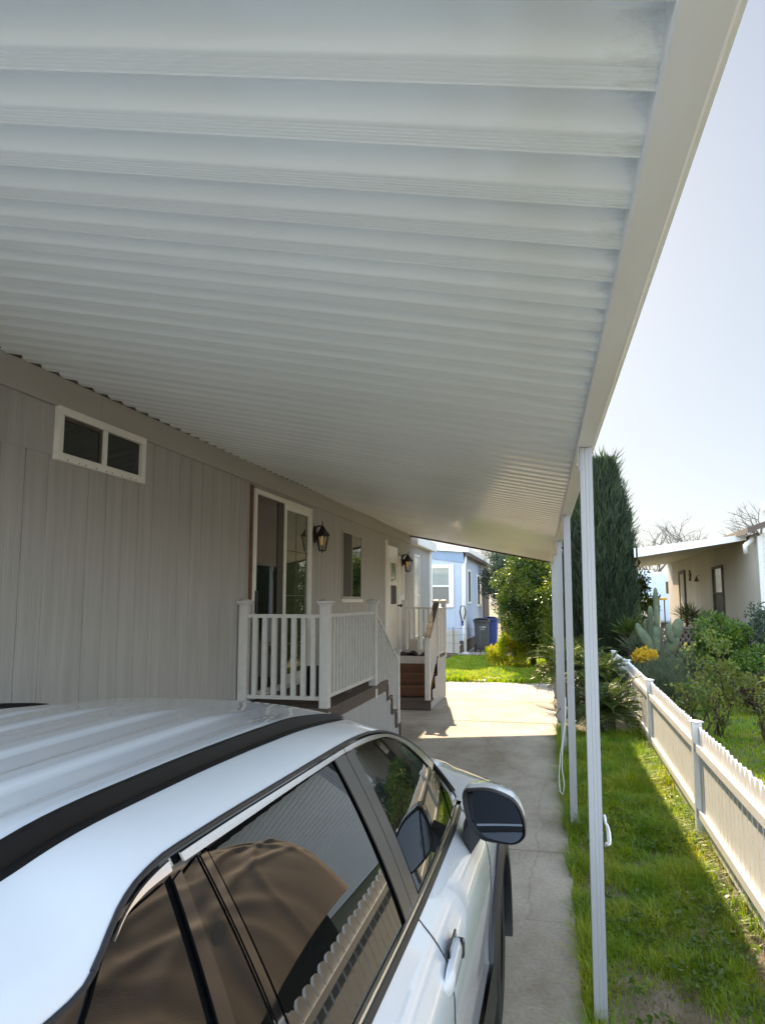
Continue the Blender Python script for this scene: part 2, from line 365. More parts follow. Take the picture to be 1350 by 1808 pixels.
for yj in js[1:-1]: jf.box(-3.0, EX(yj) - .03, yj - .05, yj + .05, -.1, -.024)
jf = struct(jf.build('joint_filler', mat('joint_dirt', (.035, .03, .022), .95, col2=(.05, .055, .02), nscale=20))); jf['label'] = 'dark dirt filling the joints between the concrete slabs'
so_ = struct(MB().box(-.2, 1.6, 1.0, 11.5, -.2, -.030).build('soil_strip', mat('yard_soil', (.20, .155, .115), .95, col2=(.12, .095, .06), nscale=4, namt=1, bump=.6, bscale=40, ramp=(.35, .7)))); so_['label'] = 'bare soil of the strip along the picket fence'
MB_ = MB(); MB_.box(-3.6, -1.1, 24.45, 24.6, -.05, .09)
tag(bevel(MB_.build('timber_edging', M['wood_grey']), .01), 'dark timber edging across the back lawn in front of the bins', 'edging')
p = MB().box(-4, -1.2, 24.62, 30, -.2, .015).build('patio_slab', M['concrete']); struct(p); p['label'] = 'concrete pad under the bins'

rd = struct(MB().box(-60, 60, -40, -9, -.2, -.02).build('road', mat('worn_concrete', (.46, .44, .41), .9, col2=(.38, .365, .34), nscale=3, bump=.4, bscale=80))); rd['label'] = 'pale worn street behind the driveway'
# ------------------------------------------------------------------ grass
def patch(n, x0, x1, y0, y1):
    return np.stack([rng.uniform(x0, x1, n), rng.uniform(y0, y1, n), np.full(n, -.035)], 1)
def pnoise(P, s, seed=0):
    r = np.random.default_rng(seed); out = np.zeros(len(P))
    for i in range(14):
        a = r.uniform(0, 6.28); m = s * (.6 + i * .28); ph = 1.3 * np.sin(P[:, 0] * m * .5 + r.uniform(0, 6.28)) + 1.1 * np.sin(P[:, 1] * m * .37 + r.uniform(0, 6.28)); out += np.sin(m * (P[:, 0] * math.cos(a) + P[:, 1] * math.sin(a)) + ph + r.uniform(0, 6.28)) / (1 + i * .12)
    return out / 3.2
# strip between the driveway and the picket fence
P = patch(120000, -.06, 1.2, 2.0, 10.9)
P = P[rng.random(len(P)) < np.clip(1.15 - (P[:, 1] - 2) * .055, .35, 1)]
e = P[:, 0] - EX(P[:, 1]); nz = pnoise(P, 3.5, 3)
G = lambda x, y, a, b, k: k * np.exp(-((P[:, 0] - x) / a) ** 2 - ((P[:, 1] - y) / b) ** 2)
def bareness(P): 
    global G
    G = lambda x, y, a, b, k: k * np.exp(-((P[:, 0] - x) / a) ** 2 - ((P[:, 1] - y) / b) ** 2)
    return G(.5, 3.55, .26, .42, 1.15) + G(.78, 3.2, .16, .3, .8) + G(1.04, 4.2, .07, 1.3, 1.2) + G(1.06, 6.0, .05, 1.0, .9)
bare = bareness(P) * (1 + .35 * pnoise(P, 9, 11))
keep = (e > -.005) & (rng.random(len(P)) < np.clip(.80 + .35 * nz + .3 * pnoise(P, 9, 12) - 1.0 * bare, .02, 1))
P = P[keep]; e = e[keep]; nz = nz[keep]; bare = bare[keep]
H = np.clip((.095 + .04 * nz + .03 * pnoise(P, 10, 14)) + .05 * np.exp(-(e / .1) ** 2) + .05 * np.clip((P[:, 1] - 7) / 3, 0, 1), .03, .3) * rng.uniform(.45, 1.25, len(P)) * (1 - .5 * np.clip(bare, 0, 1))
V, Fc = blades(P, H, rng.uniform(.004, .008, len(P)) * (1 + np.clip((P[:, 1] - 5) * .1, 0, .8)), lean=.8, curl=.5)
tag(raw('lawn_grass', V, Fc, M['grass']), 'rough green grass between the concrete driveway and the picket fence', 'grass', kind='stuff')
# dry clippings on the bare patch
P = patch(16000, .15, 1.15, 2.3, 6.8); bare = bareness(P) * .6 + .07
P = P[rng.random(len(P)) < bare]
V, Fc = blades(P, rng.uniform(.02, .06, len(P)), .004, lean=2.2, curl=.6)
tag(raw('dry_grass', V, Fc, M['drygrass']), 'dry straw scattered over the bare soil patch by the nearest carport post', 'dry grass', kind='stuff')
# broad-leaved weeds and clover between the blades
P = patch(900, .2, 1.05, 2.4, 8.5); P = P[rng.random(len(P)) < np.clip(.4 + .6 * pnoise(P, 4, 21), 0, 1)]; k = np.repeat(np.arange(len(P)), 6); Pw = P[k] + np.stack([rng.normal(0, .02, len(k)), rng.normal(0, .02, len(k)), rng.uniform(.03, .09, len(k))], 1)
V, Fc = leaves(Pw, np.stack([rng.normal(0, 1, len(k)), rng.normal(0, 1, len(k)), rng.uniform(0, .6, len(k))], 1), rng.uniform(.025, .05, len(k)), rng.uniform(.018, .03, len(k)), .1)
tag(raw('weeds', V, Fc, M['leafgreen']), 'small broad-leaved weeds growing in the rough grass strip', 'weeds', kind='stuff')
# taller tufts along the concrete edge and at post feet
parts = []
for (x, y, n, h, r) in [(.10, 9.25, 260, .24, .14), (.02, 7.55, 260, .22, .13), (.12, 6.5, 240, .2, .1), (.07, 5.6, 150, .16, .09), (.12, 4.75, 90, .13, .07), (.10, 8.2, 130, .2, .1), (1.02, 5.0, 160, .16, .12), (.98, 6.9, 160, .17, .12), (1.02, 8.4, 160, .17, .12), (.16, 3.3, 90, .1, .06)]:
    P = np.stack([x + rng.normal(0, r, n), y + rng.normal(0, r * 1.4, n), np.full(n, -.03)], 1)
    P = P[P[:, 0] > EX(P[:, 1]) - .03]
    parts.append(blades(P, h * rng.uniform(.5, 1.2, len(P)), .0075, lean=.9, curl=.6))
V, Fc = merge(parts); tag(raw('grass_tufts', V, Fc, M['darkgrass']), 'taller grass tufts hanging over the edge of the concrete', 'grass', kind='stuff')
# neighbour's garden lawn
P = patch(70000, 1.2, 5.6, 3.5, 19); P = P[(P[:, 0] < .275 * P[:, 1] + .9)]; nz = pnoise(P, 2.2, 5)
V, Fc = blades(P, np.clip(.07 + .025 * nz, .03, .2) * rng.uniform(.5, 1.2, len(P)), .012, lean=.8, curl=.5)
tag(raw('garden_grass', V, Fc, M['grass']), "sunlit lawn of the garden behind the picket fence", 'grass', kind='stuff')
# lawn beyond the driveway
P = patch(42000, -3.3, 1.0, 17.2, 24.5); nz = pnoise(P, 1.6, 8); keep = rng.random(len(P)) < np.clip((P[:, 1] - 17.25) * 2.2 + .3 * nz, 0, 1); P = P[keep]; nz = nz[keep]
V, Fc = blades(P, np.clip(.12 + .05 * nz, .04, .3) * rng.uniform(.5, 1.2, len(P)), .02, lean=.7, curl=.5)
tag(raw('back_grass', V, Fc, M['grass']), 'bright grass beyond the far end of the concrete driveway', 'grass', kind='stuff')
# ================================================================== GREY MOBILE HOME
def grooved(mb, x, y0, y1, z0, z1, pitch=.2032, gw=.009, gd=.007, axis='y', out=1, off=0., tilt=None):
    """grooved sheet; axis y: sheet lies in plane x=const facing out; axis x: in plane y=const. tilt: function giving top z"""
    ys = [y0]; dep = [0]; y = y0 + pitch * (1 - off)
    while y < y1 - gw * 2:
        ys += [y - gw / 2, y - gw / 2 + .001, y + gw / 2 - .001, y + gw / 2]; dep += [0, gd, gd, 0]; y += pitch
    ys.append(y1); dep.append(0)
    def P(t, dd, z): return (x - out * dd, t, z) if axis == 'y' else (t, x - out * dd, z)
    mb.grid([[P(t, dd, z0) for t, dd in zip(ys, dep)], [P(t, dd, (tilt(t) if tilt else z1)) for t, dd in zip(ys, dep)]])
WX = -3.0
home = thing('mobile_home', 'grey-taupe mobile home with grooved siding beside the driveway', 'house', (WX, 0, 0))
wl = MB(); grooved(wl, WX, -1.2, 18.2, .1, 3.25); wl.box(-9, WX - .03, -1.2, 18.19, .1, 3.25)
for yj in (1.63, 2.85, 4.07, 5.29, 6.5, 9.56, 11.78, 15.1, 17.0): wl.box(WX - .004, WX + .0025, yj, yj + .045, .1, 3.05)
wl.build('wall', M['siding'], home)
tb = MB()
for a, b in [(-1.2, 1.15), (1.153, 4.36), (4.363, 7.6), (7.603, 11.4), (11.403, 15.42)]: tb.box(WX + .001, WX + .024, a, b, 3.055, 3.245, .003)
tb.build('trim_board', M['trim'], home)
cr = MB()
for i in range(94):            # crumpled flashing strip above the trim
    y = -.2 + i * .17; cr.box(WX + .005, WX + .03 + .012 * random.random(), y, y + .15 + .015 * random.random(), 3.247, 3.262 + .012 * random.random())
cr.build('flashing', M['wood_grey'], home)
pp = MB().box(WX + .001, WX + .006, 3.33, 3.905, 2.74, 3.05); pp.box(WX + .001, WX + .009, 3.36, 3.48, 2.75, 3.02)
pp.build('patch_panel', M['siding'], home)
rf = MB()
rf.prism([(-9.3, -1.4, 3.26), (-2.72, -1.4, 3.26), (-2.72, -1.4, 3.34), (-6, -1.4, 3.95), (-9.3, -1.4, 3.34)], (0, 1.0, 0))
rf.prism([(-9.3, 15.75, 3.06), (-2.86, 15.75, 3.06), (-2.86, 15.75, 3.27), (-6, 15.75, 3.95), (-9.3, 15.75, 3.27)], (0, 2.65, 0))
rf.prism([(-9.3, -.38, 3.3), (-3.12, -.38, 3.3), (-6, -.38, 3.95)], (0, 16.1, 0))
rf.build('roof', M['white'], home)
# ---- small slider window
def window_x(parent, x, y0, y1, z0, z1, fw=.05, proud=.028, fm='vinyl', split='v', g=('glass', 'glass'), sill=False, name='window', out=1, bars=None):
    mb = MB()
    def bx(a, b, c, d, p0, p1): mb.box(min(x + out * p0, x + out * p1), max(x + out * p0, x + out * p1), a, b, c, d, .003)
    bx(y0, y1, z0, z0 + fw, .001, proud); bx(y0, y1, z1 - fw, z1, .001, proud)
    bx(y0, y0 + fw, z0 + fw, z1 - fw, .001, proud); bx(y1 - fw, y1, z0 + fw, z1 - fw, .001, proud)
    if split == 'v': m = (y0 + y1) / 2; bx(m - fw * .38, m + fw * .38, z0 + fw, z1 - fw, .001, proud - .004)
    if split == 'h': m = (z0 + z1) / 2; bx(y0 + fw, y1 - fw, m - fw * .38, m + fw * .38, .001, proud - .004)
    if sill: bx(y0 - .02, y1 + .02, z0 - .045, z0 - .001, .001, proud + .012)
    f = mb.build(name, M[fm], parent)
    def pane(a, b, c, d, mt): MB().box(min(x + out * .002, x + out * .010), max(x + out * .002, x + out * .010), a, b, c, d).build('pane', M[mt], f)
    e = fw - .004
    if split == 'v': pane(y0 + e, m, z0 + e, z1 - e, g[0]); pane(m + .002, y1 - e, z0 + e, z1 - e, g[1])
    elif split == 'h': pane(y0 + e, y1 - e, z0 + e, m, g[0]); pane(y0 + e, y1 - e, m + .002, z1 - e, g[1])
    else: pane(y0 + e, y1 - e, z0 + e, z1 - e, g[0])
    return f
f1 = window_x(home, WX, 3.905, 4.915, 2.715, 3.06, fw=.052, proud=.04)
for i in range(9): MB().box(WX + .04, WX + .043, 4.0 + i * .1 + .02 * math.sin(i * 2.1), 4.008 + i * .1 + .02 * math.sin(i * 2.1), 2.722, 2.73).build('screw', M['wood_grey'], f1)
MB().box(WX + .0105, WX + .02, 3.96, 4.39, 2.985, 3.006).build('blind', M['wood_grey'], f1); MB().box(WX + .0105, WX + .018, 4.365, 4.39, 2.77, 2.983).build('inner_stile', M['curtain'], f1)
# ---- sliding glass door
sd = MB(); y0, y1, z0, z1 = 7.02, 8.84, .93, 3.0
sd.box(WX + .001, WX + .045, y0, y1, z1 - .05, z1, .004); sd.box(WX + .001, WX + .045, y0, y0 + .045, z0, z1 - .05, .004); sd.box(WX + .001, WX + .045, y1 - .045, y1, z0, z1 - .05, .004)
sd.box(WX + .001, WX + .06, y0, y1, z0 - .06, z0, .004); sd.box(WX + .001, WX + .036, 7.90, 7.955, z0, z1 - .05, .003)
sd.box(WX + .001, WX + .034, 7.955, y1 - .045, z0, z0 + .085, .003); sd.box(WX + .001, WX + .034, 7.955, y1 - .045, z1 - .11, z1 - .05, .003); sd.box(WX + .001, WX + .036, y1 - .1, y1 - .045, z0, z1 - .1, .003)
sdo = sd.build('sliding_door', M['vinyl'], home)
MB().box(WX + .002, WX + .010, 7.06, 7.9, z0, z1 - .05).build('pane', M['glass'], sdo)
MB().box(WX + .002, WX + .012, 7.95, 8.75, z0 + .08, z1 - .1).build('pane', M['doorglass'], sdo)
MB().box(WX + .011, WX + .018, 7.72, 7.9, z0, z1 - .06, .002).build('inner_stile', M['curtain'], sdo)
MB().box(WX + .045, WX + .07, 7.025, 7.06, 1.72, 1.95, .006).build('handle', M['plastic'], sdo)
MB().box(WX + .001, WX + .02, 6.965, 7.017, .9, 3.03, .002).build('bare_casing', M['wood'], sdo)
gb = MB()
for z in (1.35, 1.9, 2.42): gb.box(WX + .0125, WX + .0145, 7.96, 8.74, z, z + .012)
gb.box(WX + .0125, WX + .0145, 8.33, 8.342, z0 + .085, z1 - .1); gb.build('grille_bars', M['cactus'], sdo)
# ---- unframed slider window past the lamp
f2 = window_x(home, WX, 10.32, 11.43, 1.87, 2.88, fw=.035, proud=.016, fm='trim', g=('screen', 'glass'))
MB().box(WX + .001, WX + .035, 10.3, 11.45, 1.82, 1.868, .003).build('sill', M['vinyl'], f2)
# ---- entry door with a window, and the storm door beside it
ed = MB().box(WX + .001, WX + .04, 13.24, 14.1, .86, 2.87, .004); ed.box(WX + .04, WX + .052, 13.36, 13.98, 1.72, 2.62, .003)
edo = ed.build('entry_door', M['vinyl'], home)
MB().box(WX + .052, WX + .056, 13.43, 13.91, 1.78, 2.13).build('pane', M['screen'], edo)
MB().box(WX + .052, WX + .056, 13.43, 13.91, 2.2, 2.55).build('pane', M['glass2'], edo)
MB().lathe([(0, .09), (.03, .088), (.034, .065), (.014, .05), (.014, 0)], (WX + .052, 14.02, 1.75), 'x', 12).build('handle', M['tank'], edo)
st = MB().box(WX + .001, WX + .05, 14.16, 14.72, .86, 2.72, .004); st.box(WX + .05, WX + .06, 14.25, 14.63, 1.9, 2.6, .003)
sto = st.build('storm_door', M['white'], home); MB().box(WX + .06, WX + .063, 14.3, 14.58, 1.95, 2.55).build('pane', M['creamlight'], sto)
MB().box(WX + .001, WX + .03, 13.15, 13.235, .86, 2.96, .002).build('casing', M['vinyl'], home)
# ---- tall window on the open part of the wall
window_x(home, WX, 15.95, 16.62, 1.05, 2.87, fw=.05, split='h', g=('glass2', 'glass2'))
MB().box(WX + .001, WX + .05, 18.12, 18.2, .1, 3.05, .003).build('corner_board', M['white'], home)

# ================================================================== CARPORT
cp = thing('carport', 'white aluminium carport roof on thin fluted posts over the driveway', 'carport', (.15, 0, 0))
PX1 = -.03; ZP = lambda x: 2.603 - .205 * (x - .15)
pit = .17; prof = []
def period(y):
    q = [(0, .003), (.006, .0025)]
    for k in range(5): c = .012 + k * .0095; b = .002 - .0008 * k; q += [(c - .0016, b), (c, b + .0018), (c + .0016, b)]
    q += [(.0545, -.0022), (.0565, -.0018), (.0580, -.0008), (.0592, .0008), (.0600, .003), (.0605, .007), (.0608, .056), (.0625, .061), (.068, .0625), (.085, .062), (.105, .056), (.124, .044), (.140, .030), (.154, .015), (.165, .005)]
    return [(y + a, b) for a, b in q]
y = .503
while y < 15.6: prof += period(y); y += pit
prof = [q for q in prof if .50 <= q[0] <= 15.62]
IN = lambda y: .182 - .0155 * y                         # inner bottom edge of the side beam
PX = lambda t, y: -3.02 + (IN(y) + .035 + 3.02) * t
rows = [[(PX(t, yy), yy, ZP(PX(t, yy)) + dz + .003 * math.sin(yy * 1.7 + 3 * t)) for yy, dz in prof] for t in np.linspace(0, 1, 9)]
pm = MB().grid(rows)
top = [[(PX(t, yy), yy, ZP(PX(t, yy)) + .075) for yy in (.503, 4, 8, 12, 15.61)] for t in (0, 1)]
pm.grid(top)
pn = crease(pm.build('roof_pan', M['pan'], cp, fix=False), 30)
bm_ = MB()
def beamseg(y0, y1, a, b, z0, z1):
    bm_.add([(IN(yy) + o, yy, z) for yy in (y0, y1) for o in (a, b) for z in (z0, z1)], [(0, 1, 3, 2), (4, 6, 7, 5), (0, 4, 5, 1), (2, 3, 7, 6), (0, 2, 6, 4), (1, 5, 7, 3)])
beamseg(.45, 15.7, 0, .078, 2.585, 2.70)
bevel(bm_.build('beam', M['beam'], cp), .006, 2)
bm_ = MB(); beamseg(.42, 15.72, .0795, .090, 2.60, 2.735); bm_.build('fascia', M['beam'], cp)
ef = MB(); ef.prism([(-3.0, 15.625, ZP(-3) - .03), (PX1, 15.625, ZP(PX1) - .03), (PX1, 15.625, ZP(PX1) + .075), (-3.0, 15.625, ZP(-3) + .075)], (0, .035, 0))
ef.build('end_fascia', M['brown'], cp)
def post_profile(cx, cy, w, dpt):
    h = []; ww, dd = w / 2, dpt / 2
    def side(a, b):        # side with three flutes
        a = np.array(a); b = np.array(b); t = (b - a); n = np.array([t[1], -t[0]]); n = n / np.linalg.norm(n)
        out = [a]
        for k in (.36, .64): out += [a + t * (k - .06), a + t * k - n * .0012, a + t * (k + .06)]
        return out
    c = [(-ww, -dd), (ww, -dd), (ww, dd), (-ww, dd)]
    for i in range(4): h += side(c[i], c[(i + 1) % 4])
    return [(cx + p[0], cy + p[1]) for p in h]
for yp in (3.66, 6.55, 9.4, 12.25, 15.1):
    xt = IN(yp) + .041; xb = xt - .012 + (.0 if yp > 4 else -.004)
    a = post_profile(xb, yp - .03, .058, .075); b = post_profile(xt, yp, .058, .075)
    pmb = MB(); n = len(a)
    pmb.add([(x, y_, -.06) for x, y_ in a] + [(x, y_, 2.583) for x, y_ in b], [tuple(range(n))[::-1], tuple(range(n, 2 * n))] + [(i, (i + 1) % n, n + (i + 1) % n, n + i) for i in range(n)])
    po = pmb.build('post', M['post'], cp)
    br = MB().box(xt - .036, xt - .0305, yp - .03, yp + .03, 2.47, 2.62, .001).box(xt - .044, xt - .036, yp - .008, yp + .008, 2.50, 2.516)
    br.build('bracket', M['beam'], po)
# cable loops tied on two posts
def cable(name, label, pts, r=.006):
    mb = MB(); mb.tube(pts, r, 8); tag(mb.build(name, M['cable'], None, True), label, 'cable')
c0 = (.172, 3.60)
loop = [(c0[0] + .026 + .017 * math.sin(t) ** .8, c0[1] + .012 * math.sin(2 * t), .81 + .042 * math.cos(t) - .02 * math.sin(t)) for t in np.linspace(0, math.pi, 16)]
loop2 = [(p[0] - .008 * math.sin(k / 15 * math.pi), p[1] + .014, p[2] - .006) for k, p in enumerate(loop)][::-1]
cable('cable_coil', 'white cable bulging in a short loop from the nearest carport post', [(c0[0] + .024, c0[1], .88)] + loop + [(c0[0] + .022, c0[1], .755)] + loop2 + [(c0[0] + .022, c0[1] + .012, .885)], .0055)
c1 = (.098, 6.47)
pts = [(c1[0] - .03, c1[1] - .04, 1.05), (c1[0] - .034, c1[1] - .045, .9), (c1[0] - .055, c1[1] - .05, .75), (c1[0] - .085, c1[1] - .05, .58), (c1[0] - .10, c1[1] - .05, .42), (c1[0] - .095, c1[1] - .05, .30), (c1[0] - .07, c1[1] - .05, .27), (c1[0] - .06, c1[1] - .05, .36), (c1[0] - .075, c1[1] - .052, .5), (c1[0] - .062, c1[1] - .053, .68), (c1[0] - .036, c1[1] - .05, .85)]
cable('cable_hank', 'thin white cable hanging in a long loop from the second carport post', pts + [(c1[0] - .032, c1[1] - .048, 1.0)], .004)

# ================================================================== PORCHES
DZ = .85
def turned_post(parent, x, y, z0, z1, w=.09, cap=True):
    mb = MB(); mb.box(x - w / 2, x + w / 2, y - w / 2, y + w / 2, z0, z1 - .06, .003)
    o = mb.build('railing_post', M['paint'], parent)
    if cap:
        c = MB(); c.box(x - w * .62, x + w * .62, y - w * .62, y + w * .62, z1 - .0595, z1 - .042, .003); c.box(x - w * .78, x + w * .78, y - w * .78, y + w * .78, z1 - .0415, z1 - .02, .004)
        c.lathe([(w * .9, z1 - .0195), (w * .6, z1 - .008), (w * .02, z1)], (x, y, 0), 'z', 4); c.build('cap', M['paint'], o)
    return o
def rail_run(parent, a, b, zb, zt, n, w=.04, bal=.033):
    """a,b: (x,y); zb/zt: ((za_bottom, zb_bottom)),((za_top,zb_top))"""
    a3 = Vector((*a, 0)); b3 = Vector((*b, 0)); Z = Vector((0, 0, 1))
    MB().bar(a3 + Z * zt[0], b3 + Z * zt[1], w * 1.3, .035).build('top_rail', M['paint'], parent); MB().bar(a3 + Z * zb[0], b3 + Z * zb[1], w, .035).build('bottom_rail', M['paint'], parent)
    mb = MB()
    for i in range(n):
        t = (i + .7) / (n + .4); p = a3.lerp(b3, t); mb.box(p.x - bal / 2, p.x + bal / 2, p.y - bal / 2, p.y + bal / 2, zb[0] + (zb[1] - zb[0]) * t, zt[0] + (zt[1] - zt[0]) * t)
    mb.build('balusters', M['paint'], parent)
PXR = -2.10
p1 = thing('porch', 'near white-railed porch below the sliding glass door', 'porch', (-2.5, 7.9, 0), 'wooden porches along the house')
dk = MB()
for i in range(18): a = 6.71 + i * .1433; dk.box(-2.995, PXR + .03, a, a + .138, DZ - .04, DZ, .003)
dk.build('deck', M['wood_grey'], p1)
fr = MB().box(-2.99, PXR - .005, 6.74, 9.26, DZ - .2, DZ - .042, .003).build('deck_frame', M['wood'], p1)
fr2 = MB().box(PXR - .004, PXR + .02, 6.75, 9.29, DZ - .13, DZ - .043, .003).build('side_board', M['wood_grey'], p1)
sk = MB(); grooved(sk, PXR + .005, 6.76, 9.27, 0, DZ - .131, pitch=.1); 
for (a, b, zt) in [(9.271, 9.53, .60), (9.531, 9.79, .39), (9.791, 10.03, .18)]: grooved(sk, PXR + .005, a, b, 0, zt, pitch=.1)
grooved(sk, 6.76, -2.99, PXR, 0, DZ - .201, pitch=.1, axis='x', out=-1); sk.build('skirting', M['skirt'], p1)
for i, z in enumerate((.63, .42, .21)):
    MB().box(-2.97, PXR + .03, 9.285 + i * .26, 9.285 + i * .26 + .275, z - .038, z, .003).build('tread', M['wood_grey'], p1)
    MB().box(-2.96, PXR - .01, 9.275 + i * .26, 9.283 + i * .26, z, z + .17).build('riser', M['wood'], p1)
for (ya, z0_, z1_) in [(9.255, .64, .795), (9.515, .43, .585), (9.775, .22, .375), (10.035, 0, .165)]: MB().box(PXR + .006, PXR + .031, ya, ya + .05, z0_, z1_, .002).build('step_trim', M['wood_grey'], p1)
for (x, y_) in [(-2.94, 6.76), (PXR - .02, 6.76), (PXR - .02, 8.67)]: turned_post(p1, x, y_, DZ - .15, 1.865)
turned_post(p1, PXR - .01, 9.95, .212, 1.2, .085)
rail_run(p1, (-2.895, 6.76), (PXR - .065, 6.76), (.935, .935), (1.70, 1.70), 7, bal=.045)
rail_run(p1, (PXR - .02, 6.805), (PXR - .02, 8.625), (.95, .95), (1.705, 1.705), 15, bal=.036)
rail_run(p1, (PXR - .015, 8.715), (PXR - .012, 9.91), (.90, .36), (1.70, 1.08), 9, bal=.036)
# far porch
p2_ = thing('porch', 'far porch with brown stairs and a red-brown sloping handrail at the entry door', 'porch', (-2.5, 13.8, 0), 'wooden porches along the house')
dk = MB()
for i in range(7): a = 13.52 + i * .143; dk.box(-2.995, PXR + .01, a, a + .138, DZ - .055, DZ - .01, .003)
dk.build('deck', M['wood_grey'], p2_)
MB().box(-2.98, PXR - .02, 13.495, 13.518, .70, .835, .003).build('deck_fascia', M['paint'], p2_)
for i, z in enumerate((.17, .36, .54)):
    ya = 12.65 + i * .28
    MB().box(-2.98, PXR + .02 - .06 * (i > 0), ya, ya + .29, z - .038, z, .003).build('tread', M['wood_grey'] if i == 0 else M['wood'], p2_)
    MB().box(-2.97, PXR - .012 if i else PXR + .012, ya + .012, ya + .03, z - .17, z - .039, .002).build('riser', M['wood_grey'] if i == 0 else M['wood'], p2_)
MB().box(-2.97, PXR - .05, 13.48, 13.494, .54, .70).build('riser', M['wood'], p2_)
sk = MB(); 
for (a, b, zt) in [(12.68, 12.93, .12), (12.931, 13.21, .31), (13.211, 13.49, .50)]: grooved(sk, PXR, a, b, 0, zt, pitch=.1)
grooved(sk, PXR, 13.491, 14.55, 0, .79, pitch=.1); sk.box(-2.98, PXR - .02, 14.5, 14.55, 0, .79); sk.build('skirting', M['skirt'], p2_)
turned_post(p2_, PXR - .03, 12.60, .172, 1.24, .085)
turned_post(p2_, PXR - .03, 13.62, .76, 1.865); turned_post(p2_, PXR - .02, 14.48, .76, 1.865); turned_post(p2_, -2.92, 14.48, .80, 1.865)
hr = MB().bar((PXR - .03, 12.56, 1.215), (PXR - .03, 13.59, 1.80), .10, .045); hr.build('handrail', M['wood_grey'], p2_)
rail_run(p2_, (PXR - .03, 12.65), (PXR - .03, 13.57), (.32, .87), (1.16, 1.70), 8, bal=.036)
rail_run(p2_, (PXR - .025, 13.67), (PXR - .02, 14.43), (.87, .87), (1.70, 1.70), 7, bal=.036)
rail_run(p2_, (-2.87, 14.48), (PXR - .065, 14.48), (.87, .87), (1.70, 1.70), 7, bal=.03)
# things on the porches
pot = MB().lathe([(0, .0), (.10, 0), (.105, .02), (.118, .26), (.128, .265), (.128, .29), (.112, .29), (.10, .05)], (-2.52, 7.72, DZ + .001), 'z', 20)
tag(crease(pot.build('plant_pot', M['pot'])), 'tall black empty pot on the near porch behind the railing', 'pot')
po2 = MB().lathe([(0, 0), (.09, 0), (.11, .26), (.118, .262), (.118, .28), (.10, .28), (.09, .04)], (-2.28, 7.95, DZ + .001), 'z', 20)
tag(crease(po2.build('plant_pot', M['brown'])), 'dark brown pot with rusty rim beside the black pot on the near porch', 'pot')
bx = MB().box(-2.72, -2.55, 14.0, 14.17, .842, 1.10, .01); bx.box(-2.71, -2.56, 14.01, 14.16, 1.1005, 1.115, .004)
tag(bx.build('storage_box', M['pale']), 'small pale box standing on the far porch deck', 'box')
def shoe(x, y, rz, s, m, label):
    mb = MB(); rows = []
    for t, wv, h in [(0, .03, .05), (.05, .042, .085), (.12, .044, .09), (.17, .046, .06), (.23, .05, .045), (.28, .04, .03), (.30, .015, .02)]:
        rows.append([(t - .15, wv * math.cos(a), h * .5 + h * .5 * math.sin(a)) for a in np.linspace(0, 2 * math.pi, 10, endpoint=False)])
    mb.grid(rows, True); mb.f.append(tuple(range(10))); mb.f.append(tuple(range(60, 70))[::-1])
    c, s_ = math.cos(rz), math.sin(rz); mb.v = [(x + (a * c - b * s_) * s, y + (a * s_ + b * c) * s, .8415 + z * s) for a, b, z in mb.v]
    tag(mb.build('shoe', m, None, True), label, 'shoe', 'shoes left on the far porch')
shoe(-2.78, 13.68, .3, 1, M['shoe'], 'dark shoe on the far porch, nearest to the entry door')
shoe(-2.60, 13.62, 2.4, 1, M['plastic'], 'black shoe at the front edge of the far porch deck')
shoe(-2.42, 13.72, 1.2, 1, M['pale'], 'pale shoe in the middle of the far porch deck')
shoe(-2.27, 13.66, .1, .9, M['shoe'], 'dark shoe on the far porch, beside the stair post')

